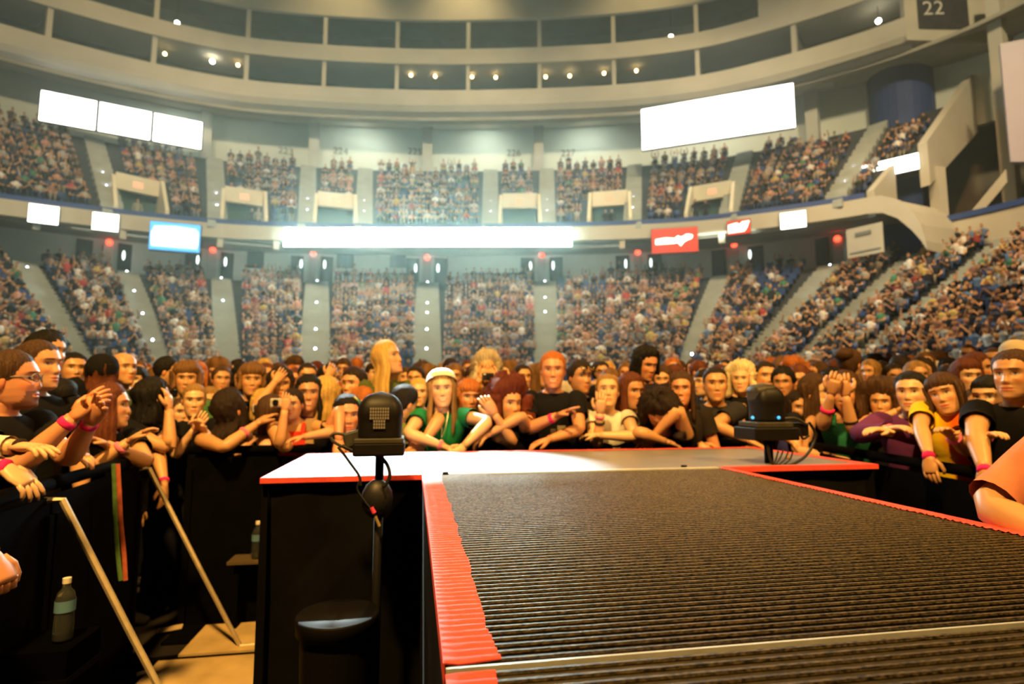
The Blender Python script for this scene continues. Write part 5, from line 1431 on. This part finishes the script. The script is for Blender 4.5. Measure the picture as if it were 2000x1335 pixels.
person('woman seen from behind with brown hair, lifting a small white camera', 528, 812, 74, 178, -6, dep=dv(528, 812, 4.36), byaw=175, fem=True, hair=('long', 'brown'), hlen=.12, hi=True, sleeve=0, neck='tank',
       lean=-.12, il='down', ir=(562, 838, .05, 562, 900, .2, 'fist'), bands=(('r', PINK, .06),))
person('blond woman holding a silver camera, mostly hidden', 512, 790, 54, 20, 0, dep=4.5, fem=True, hair=('bob', 'blond'), skin='p')
person('boy with a brown fringe looking up, behind the singing woman', 492, 745, 62, 2, 3, dep=4.8, hair=('mop', 'lbrown'), bangs=.035, hi=True, skin='n')
person('smiling woman with long dark hair and a purple top', 602, 770, 70, 2, 0, dep=dv(602, 770, 4.35), fem=True, hair=('long', 'black'), skin='t', hi=True, smile=True, shirt=(.12, .02, .09), hlen=.22)
person('woman with long straight blond hair turned away, beside the purple top', 636, 775, 76, 165, 0, dep=dv(636, 775, 4.45), fem=True, hair=('long', 'blond'), hlen=.32, hi=True, shirt=(.3, .2, .1))
person('woman in a red strappy top with a bare bent arm on the barrier', 572, 790, 58, -20, -5, dep=dv(572, 790, 4.2), fem=True, hair=('short', 'dark'), skin='n', hi=True, shirt=(.65, .04, .02), sleeve=0, neck='tank', bstoop=1,
       il=(556, 800, .15, 552, 860, .2), ir=(592, 853, .2, 630, 842, .05))
person('dark-haired boy with his hand to his forehead, behind the white camera', 548, 752, 58, 5, -3, dep=4.65, hair=('mop', 'dark'), il='brow')
person('man with a broad tan forehead behind the dark-haired smiling woman', 600, 736, 54, 6, -6, dep=5.0, hair=('crop', 'dark'), skin='n')
person('dark-haired man scratching his head, behind the long blond hair', 641, 742, 58, 40, 0, dep=4.9, hair=('short', 'black'), il='brow')
person('brown-haired pair, left one, heads close together behind the crowd', 518, 735, 50, 5, 0, dep=5.3, hair=('short', 'auburn'))
person('brown-haired pair, right one, heads close together behind the crowd', 545, 735, 50, -8, 0, dep=5.4, hair=('short', 'brown'))
person('dark-haired young man looking left, beside the tall blond woman', 692, 752, 66, -38, 0, dep=4.5, hair=('short', 'dark'), hi=True, bangs=.01)
person('person with bent ginger head below the dark-haired young man', 704, 784, 58, 100, -30, dep=4.35, hair=('short', 'ginger'), shirt=WHT)
person('long dark-haired woman with a rainbow hair clip, half behind the moving light', 678, 812, 76, 8, -4, dep=dv(678, 812, 4.2), fem=True, hair=('long', 'black'), skin='r', hi=True, hlen=.25, il=(662, 862, .2, 640, 862, .05), extra=(('clip', 1),))
# ---- behind the cross stage
person('tall woman with long blond hair looking up to the right', 757, 702, 84, 62, 14, dep=4.5, fem=True, hair=('long', 'blond'), hlen=.26, hi=True, skin='n', shirt=(.08, .10, .03), byaw=10)
person('person with short dark hair turned away in an olive tee, next to the moving light', 788, 790, 74, 128, -12, dep=dv(788, 790, 4.22), byaw=25, hair=('short', 'black'), hi=True, shirt=(.20, .23, .07), sleeve=.75, il=(805, 878, .22, 800, 858, .1), ir=(822, 872, .2, 842, 838, .1), bands=(('l', PINK, .08, .014),))
person('pale fair face peeking left of the girl in the white hat', 818, 768, 56, 0, 0, dep=4.6, fem=True, hair=('short', 'blond'), skin='p', hi=True)
person('dark-haired man behind the tall blond woman, raised hand', 812, 742, 50, -15, 0, dep=5.2, hair=('short', 'dark'))
person('brown-haired head behind the girl in the white hat', 838, 738, 46, 60, 0, dep=5.6, hair=('mop', 'lbrown'))
person('smiling blond girl in a green tee and white knit hat, arms straight to the rail', 863, 762, 72, 2, 0, roll=4, dep=dv(863, 762, 4.14), fem=True, hair=('long', 'dblond'), bangs=.008, hlen=.30, hi=True, smile=True, skin='p', shirt=(.012, .20, .07), sleeve=.42, lean=.3,
       il=(868, 872, .25, 838, 842, .12), ir=(905, 872, .25, 925, 832, .1), bands=(('l', PINK2, .03),), extra=(('band', (.80, .76, .62)), ('pendant', (1, .9, .7))))
person('woman with a ginger bob, calm, right of the girl in the white hat', 915, 777, 66, 16, -3, dep=4.4, fem=True, hair=('bob', 'ginger'), bangs=.035, hi=True, skin='r', shirt=(.02, .015, .012))
person('older person with grey-blond curls taking a photo, behind the ginger bob', 950, 722, 56, 6, 0, dep=4.85, fem=True, hair=('curly', 'grey'), hlen=.10, hi=True, skin='n', il='cam', ir='cam', shirt=(.2, .15, .1))
person('person in shadow between the grey curls and the ginger man', 1020, 738, 50, 25, 0, dep=5.2, hair=('short', 'dark'))
person('girl with big dark red curls looking right, folded arms in a black top', 992, 790, 74, 34, -2, dep=dv(992, 790, 4.16), byaw=5, fem=True, hair=('frizz', 'red'), hlen=.15, hi=True, skin='n', shirt=BLK, sleeve=.45, lean=.3,
       il=(966, 808, .24, 1008, 852, .26), ir=(955, 848, .22, 1012, 832, .08), curl=.6)
person('tall grinning ginger man in a black tee, pointing with one hand', 1080, 725, 80, 0, -2, dep=dv(1080, 725, 4.2), hair=('short', 'ginger'), hi=True, smile=True, skin='r', lean=.2, sleeve=.6,
       il=(1088, 812, .24, 1052, 864, .28, 'two'), ir=(1072, 858, .26, 1146, 846, .16), bands=(('l', PINK, .045, .014),), extra=(('print', [(-.06, .26, .03, .02, (.2, .17, .10)), (.0, .28, .02, .015, (.2, .17, .1))]),))
person('dark-haired man with sunglasses pushed up on his head', 1132, 738, 66, 36, 0, dep=4.55, hair=('short', 'dark'), hi=True, skin='t', shirt=(.02, .012, .01), extra=(('glasses', (.03, .02, .01), (.066, .112), 1),))
person('man in dark glasses far behind the sunglasses man', 1176, 728, 42, 2, 0, dep=6.2, hair=('short', 'dark'), extra=(('glasses', (.01, .01, .01)),))
person('fair woman in a white tee with her chin raised and hand at her collar', 1186, 766, 68, 6, 10, dep=dv(1186, 766, 4.2), fem=True, hair=('tied', 'dblond'), skin='p', hi=True, shirt=WHT, sleeve=.35, lean=.28,
       il=(1172, 806, .22, 1180, 866, .28), ir=(1170, 850, .2, 1222, 848, .2), bands=(('l', PINK2, .03), ('l', (.05, .04, .03), .075)), curl=.5)
person('tall man with thick dark hair looking down to the right', 1260, 712, 62, 40, -18, dep=4.7, hair=('mop', 'black'), hi=True, skin='r', shirt=(.02, .015, .025))
person('woman with shaded auburn hair looking right, behind the white tee', 1232, 766, 68, 40, -4, dep=4.5, fem=True, hair=('bob', 'auburn'), hi=True, skin='t', shirt=(.015, .012, .012))
person('brown-haired man behind, between the tall dark man and the smiling brunette', 1292, 744, 50, 5, 0, dep=5.2, hair=('mop', 'brown'))
person('person with dark curls, head bowed onto folded bare arms', 1290, 806, 76, -10, -52, dep=dv(1290, 806, 4.02), hair=('curly', 'dark'), hlen=.12, hi=True, shirt=BLK, sleeve=.2, lean=.5, il=(1300, 862, .05, 1262, 850, .1), ir=(1278, 850, .08, 1338, 846, .02))
person('smiling woman with long brown hair, left of the grey tee', 1331, 762, 66, -3, 0, dep=4.35, fem=True, hair=('long', 'brown'), hlen=.22, hi=True, smile=True, skin='r', shirt=(.02, .015, .012))
person('man with cropped dark hair in a charcoal tee, arms straight to the rail', 1397, 752, 70, 8, 0, dep=dv(1397, 752, 4.2), hair=('crop', 'dark'), hi=True, skin='n', shirt=(.028, .028, .030), sleeve=.62, lean=.3, il=(1366, 868, .22, 1352, 838, .1), ir=(1462, 860, .22, 1448, 828, .1))
person('person with pale curly hair behind the charcoal tee', 1447, 742, 54, -5, 0, dep=5.0, hair=('curly', 'plat'), hlen=.08, skin='p', hi=True)
person('woman with dark brown tied hair and a pale scarf, red top and bare shoulder', 1494, 738, 62, 22, 2, dep=dv(1494, 738, 4.5), byaw=-30, fem=True, hair=('tied', 'dark'), hlen=.35, hi=True, skin='n', shirt=(.65, .05, .02), sleeve=0, neck='tank', extra=(('scarf', (.6, .58, .5)),), il=(1452, 850, .2, 1440, 815, .1))
person('man in shade with black hair, just right of the scarf', 1530, 748, 56, -10, -5, dep=4.7, hair=('spiky', 'black'), skin='t')
person('person in a dark red cap of hair, in shade behind the scarf and the glasses', 1560, 745, 54, 5, -4, dep=4.9, hair=('mop', 'auburn'), skin='t')
person('woman with long brown hair and glasses looking right, black top', 1592, 768, 74, 72, 0, dep=dv(1592, 768, 4.0), byaw=40, fem=True, hair=('long', 'brown'), hlen=.30, hi=True, skin='p', shirt=(.010, .010, .012), sleeve=.6, extra=(('glasses', (.02, .02, .02)),), il='rail', ir=(1618, 800, .1, 1640, 850, .1))
person('person whose blue and teal sleeve and bare arm rest right of the moving light', 1560, 796, 62, 20, -8, dep=dv(1560, 796, 4.1), hair=('long', 'dark'), fem=True, shirt=(.05, .05, .22), sleeve=.62, lean=.3, skin='n', il=(1545, 862, .2, 1530, 850, .1), ir=(1572, 882, .25, 1582, 842, .2))
# ---- along the right barrier
person('woman with a brown updo covering her face with both hands, green top', 1650, 765, 80, -12, -14, dep=du(1650, 765, 3.12), fem=True, hair=('long', 'brown'), hlen=.16, hi=True, skin='n', shirt=(.02, .16, .09), sleeve=0, neck='tank', lean=.2,
       il=(1624, 768, .26, 1606, 842, .22), ir=(1652, 772, .26, 1668, 840, .2), bands=(('l', PINK, .13, .012), ('r', (.02, .015, .01), .19)), curl=.7)
person('girl with frizzy brown curls, her arm raised over her mouth', 1722, 788, 64, -8, 0, dep=du(1722, 788, 3.3), fem=True, hair=('frizz', 'brown'), hlen=.12, hi=True, skin='n', shirt=(.015, .012, .015), sleeve=.3, il=(1752, 802, .2, 1692, 838, .25), ir='rail')
person('young person with short black hair and a purple top, folded arms', 1781, 768, 80, -14, 0, dep=du(1781, 768, 3.02), hair=('short', 'black'), hi=True, skin='p', shirt=(.13, .03, .13), sleeve=1.0, lean=.3, il=(1738, 838, .24, 1700, 850, .2), ir=(1722, 842, .26, 1770, 848, .2), bands=(('l', PINK2, .0, .012),))
person('woman tilting her head in a yellow and orange tee, arm hanging over the barrier', 1848, 772, 82, -18, 0, roll=15, shrug=.085, dep=du(1848, 772, 2.86), byaw=-20, fem=True, hair=('long', 'brown'), bangs=.03, hlen=.18, hi=True, skin='n', shirt=(.92, .62, .02), shirt2=((.92, .14, .01), -1, -.03), sleeve=(.62, .62), lean=.3,
       il=(1822, 948, .42, 1786, 892, .38, 'drop'), ir=(1856, 848, .3, 1838, 900, .35), bands=(('l', PINK, .0, .014), ('r', PINK2, .05)))
person('woman with short black hair, black tee and forearm on the barrier, right side', 1934, 778, 84, -24, -2, dep=du(1934, 778, 2.98), fem=True, hair=('short', 'black'), bangs=.02, hi=True, skin='p', shirt=BLK, sleeve=.6, lean=.3, il=(1928, 852, .28, 1868, 915, .30), ir='rail', bands=(('l', PINK2, .01),))
person('young man with brown hair in a black tee, at the right edge', 1982, 735, 98, -22, 2, dep=du(1982, 735, 2.86), hair=('short', 'brown'), hi=True, skin='n', shirt=BLK, sleeve=.6, il=(1928, 958, .30, 1890, 880, .22, 'drop'), bands=(('l', PINK, .0, .012),), extra=(('print', [(-.05, .26, .03, .03, (.5, .42, .3))]),))
person('person in a cream cap behind the young man at the right edge', 1984, 700, 62, 10, 0, dep=4.3, hair=('short', 'brown'), extra=(('cap', (.72, .62, .42)),), skin='n')
person('fair woman in profile facing right, among the heads on the right', 1908, 722, 62, 78, 0, dep=4.4, fem=True, hair=('long', 'auburn'), hi=True, skin='n')
person('man with cropped hair looking at the stage, behind the profile woman', 1942, 706, 54, -5, 0, dep=4.9, hair=('crop', 'brown'), skin='n', hi=True)
person('woman with dark auburn hair, face half hidden above the yellow tee', 1888, 738, 68, 30, 0, dep=4.1, fem=True, hair=('bob', 'auburn'), hi=True, skin='p', bangs=.02)
person('person in a bright yellow-white shirt squeezed between the yellow tee and the black tee', 1908, 790, 60, 10, 0, dep=3.9, hair=('short', 'brown'), shirt=(.75, .6, .2))
person('blond head in front of the dark rows, right of the frizzy curls', 1790, 735, 54, 30, 0, dep=4.7, fem=True, hair=('bob', 'dblond'), hi=False)
person('person in a white cap small in the crowd on the right', 1828, 728, 40, -30, 0, dep=6.2, hair=('short', 'brown'), extra=(('cap', (.8, .76, .66)),))
person('woman with a ponytail updo behind the covered face', 1660, 712, 58, 150, 0, dep=4.9, fem=True, hair=('updo', 'brown'))
person('blond bob looking left behind the covered face', 1700, 728, 46, -30, 0, dep=5.6, fem=True, hair=('bob', 'dblond'))
person('dark round head right of the frizzy curls, turned away', 1760, 722, 46, 170, 0, dep=5.7, hair=('mop', 'dark'))
person('dark-haired man looking down behind the purple top', 1745, 735, 48, 20, -10, dep=5.5, hair=('short', 'dark'))
person('fair woman with a raised face, far right rear row', 1806, 712, 44, 20, 5, dep=6.0, fem=True, hair=('long', 'lbrown'), skin='p')
person('bald-browed man at the far right rear', 1890, 695, 44, 0, 0, dep=6.1, hair=('crop', 'brown'), skin='n')
# ---- people mostly outside the frame
person('person in salmon tee leaning an elbow on the runway edge at the far right', 2232, 752, 185, -30, -5, dep=1.45, byaw=6, hair=('short', 'brown'), hi=True, skin='n', shirt=(.62, .22, .12), sleeve=.90, lean=.3, hs=1.02, il=(2150, 1100, .12, 1950, 1110, .03), ir='down')
person('person in a white long sleeve at the left edge, hand hanging over the barrier', -185, 735, 130, 60, 0, dep=2.1, byaw=45, hair=('short', 'brown'), hi=True, skin='p', shirt=WHT, sleeve=1.0, lean=.15, il=(24, 916, .05, -90, 960, .08, 'sag'), ir=(30, 872, .0, -60, 900, .05), bands=(('l', PINK, .0, .012), ('r', (.03, .02, .015), -.02)), hs=1.0)
person('person at the left edge showing only a lowered fist', -150, 760, 150, 60, 0, dep=1.78, byaw=40, hair=('short', 'dark'), skin='r', hi=True, sleeve=.5, il=(-22, 1082, .10, -90, 980, .1, 'fist'), ir='down', hs=1.0)
# ---- the packed rows behind, seen as heads between the others
frng = random.Random(23)
hair_pool = ['black', 'dark', 'dark', 'brown', 'brown', 'brown', 'lbrown', 'lbrown', 'auburn', 'ginger', 'dblond', 'blond', 'dark', 'red']
kinds_m, kinds_f = ['short', 'short', 'crop', 'mop', 'spiky'], ['long', 'long', 'bob', 'tied', 'curly']
shp = [BLK, BLK, (.02,.02,.03), (.3,.26,.2), (.05,.06,.1), (.35,.05,.04), (.55,.5,.42), (.1,.14,.08), (.12,.1,.3)]
HWORD = dict(black='black', dark='dark', brown='brown', lbrown='light brown', auburn='auburn', ginger='ginger', dblond='dark blond', blond='blond', red='dark red', grey='grey', plat='pale')
LAND = [(22, 'the goateed man'), (143, 'the black-haired young man'), (240, 'the bald man'), (297, 'the chin-on-hand woman'), (365, 'the bowl-cut boy'), (452, 'the singing woman'), (548, 'the forehead-touching boy'), (602, 'the woman in purple'), (692, 'the young man looking left'), (757, 'the tall blond woman'),
        (863, 'the white knit hat'), (950, 'the grey curls'), (1080, 'the ginger man'), (1132, 'the sunglasses man'), (1186, 'the white tee'), (1260, 'the tall dark-haired man'), (1331, 'the smiling brunette'), (1397, 'the charcoal tee'), (1494, 'the pale scarf'), (1592, 'the woman in glasses'),
        (1650, 'the woman covering her face'), (1722, 'the frizzy-haired girl'), (1781, 'the purple top'), (1848, 'the yellow tee'), (1908, 'the woman in profile'), (1982, 'the right-edge young man')]
nfill = 0
for row, (dep0, y0) in enumerate(((5.2, 742), (5.9, 734), (6.7, 728), (7.6, 723))):
    x = -20+frng.random()*30
    while x < 2020:
        hp_ = .245*F/dep0
        y = y0+frng.uniform(-7, 9)+(-8 if x > 1650 else 0)
        near = any((abs(x-a) < hp_*.42 and abs(dep0-c) < .45) or (c < dep0 and abs(x-a) < h_*.30 and y-hp_*.5 > b_-h_*.42) for a, b_, c, h_ in PEOPLE)
        if not near:
            f_ = frng.random() < .5
            hk = (frng.choice(kinds_f if f_ else kinds_m), frng.choice(hair_pool)); fy = frng.choice([-60, -30, -15, 0, 0, 0, 5, 10, 15, 30, 60, 150])
            lm = min(LAND, key=lambda q: abs(q[0]-x))
            lab = '%s, %s row back, %s %s' % ({'long': 'woman with long %s hair', 'bob': 'woman with a %s bob', 'tied': 'woman with tied %s hair', 'curly': 'woman with %s curls', 'short': 'man with short %s hair', 'crop': 'man with cropped %s hair', 'mop': 'man with a %s mop', 'spiky': 'man with spiky %s hair'}[hk[0]] % HWORD[hk[1]],
                   ('third', 'fourth', 'fifth', 'sixth')[row], 'left of' if lm[0]-x > 22 else 'right of' if x-lm[0] > 22 else 'behind', lm[1])
            person(lab, x, y, hp_, fy, frng.uniform(-8, 8), dep=dep0+frng.uniform(-.2, .2), fem=f_, hair=hk, skin=frng.choice('nnnprt'), shirt=frng.choice(shp), group='packed standing rows behind the front crowd', bangs=frng.choice([0, .01, .03]), hs=frng.uniform(.95, 1.03))
            nfill += 1
        x += hp_*frng.uniform(.95, 1.5)

# ---- cameras held up in the crowd
def compact_camera(loc, rz, body, lab, sc_=1.0):
    o = empty('compact_camera', loc, rz); 
    b = MB(); b.obox((0, 0, 0), (.048*sc_, 0, 0), (0, .014*sc_, 0), (0, 0, .03*sc_)); bevel(b.build('body', mat('cam_'+lab[:5], body, .35, .5), o), .006)
    b = MB(); b.tube([(.008*sc_, -.012, 0), (.008*sc_, -.03*sc_, 0)], .021*sc_, n=16); b.build('lens', m_case, o)
    b = MB(); b.obox((-.03*sc_, -.0145*sc_, .018*sc_), (.009*sc_, 0, 0), (0, .002, 0), (0, 0, .005*sc_)); b.build('flash', m_cap, o)
    tag(o, lab, 'camera')
compact_camera(at_depth(390, 842, 4.0), .15, (.015, .015, .015), 'black compact camera held low by the fair woman with tied hair')
compact_camera(at_depth(541, 786, 3.86), -.5, (.6, .6, .55), 'small white camera lifted by the woman seen from behind')
compact_camera(at_depth(507, 797, 4.2), .1, (.45, .45, .46), 'silver compact camera in front of the blond woman')
compact_camera(at_depth(953, 735, 4.55), .05, (.02, .02, .02), 'dark compact camera held up by the person with grey curls')
print('PEOPLE', len(PEOPLE), 'fill', nfill)
haze((-46, 19, .2), (46, 62, 35.9), .0055, (.86, 1, .92))
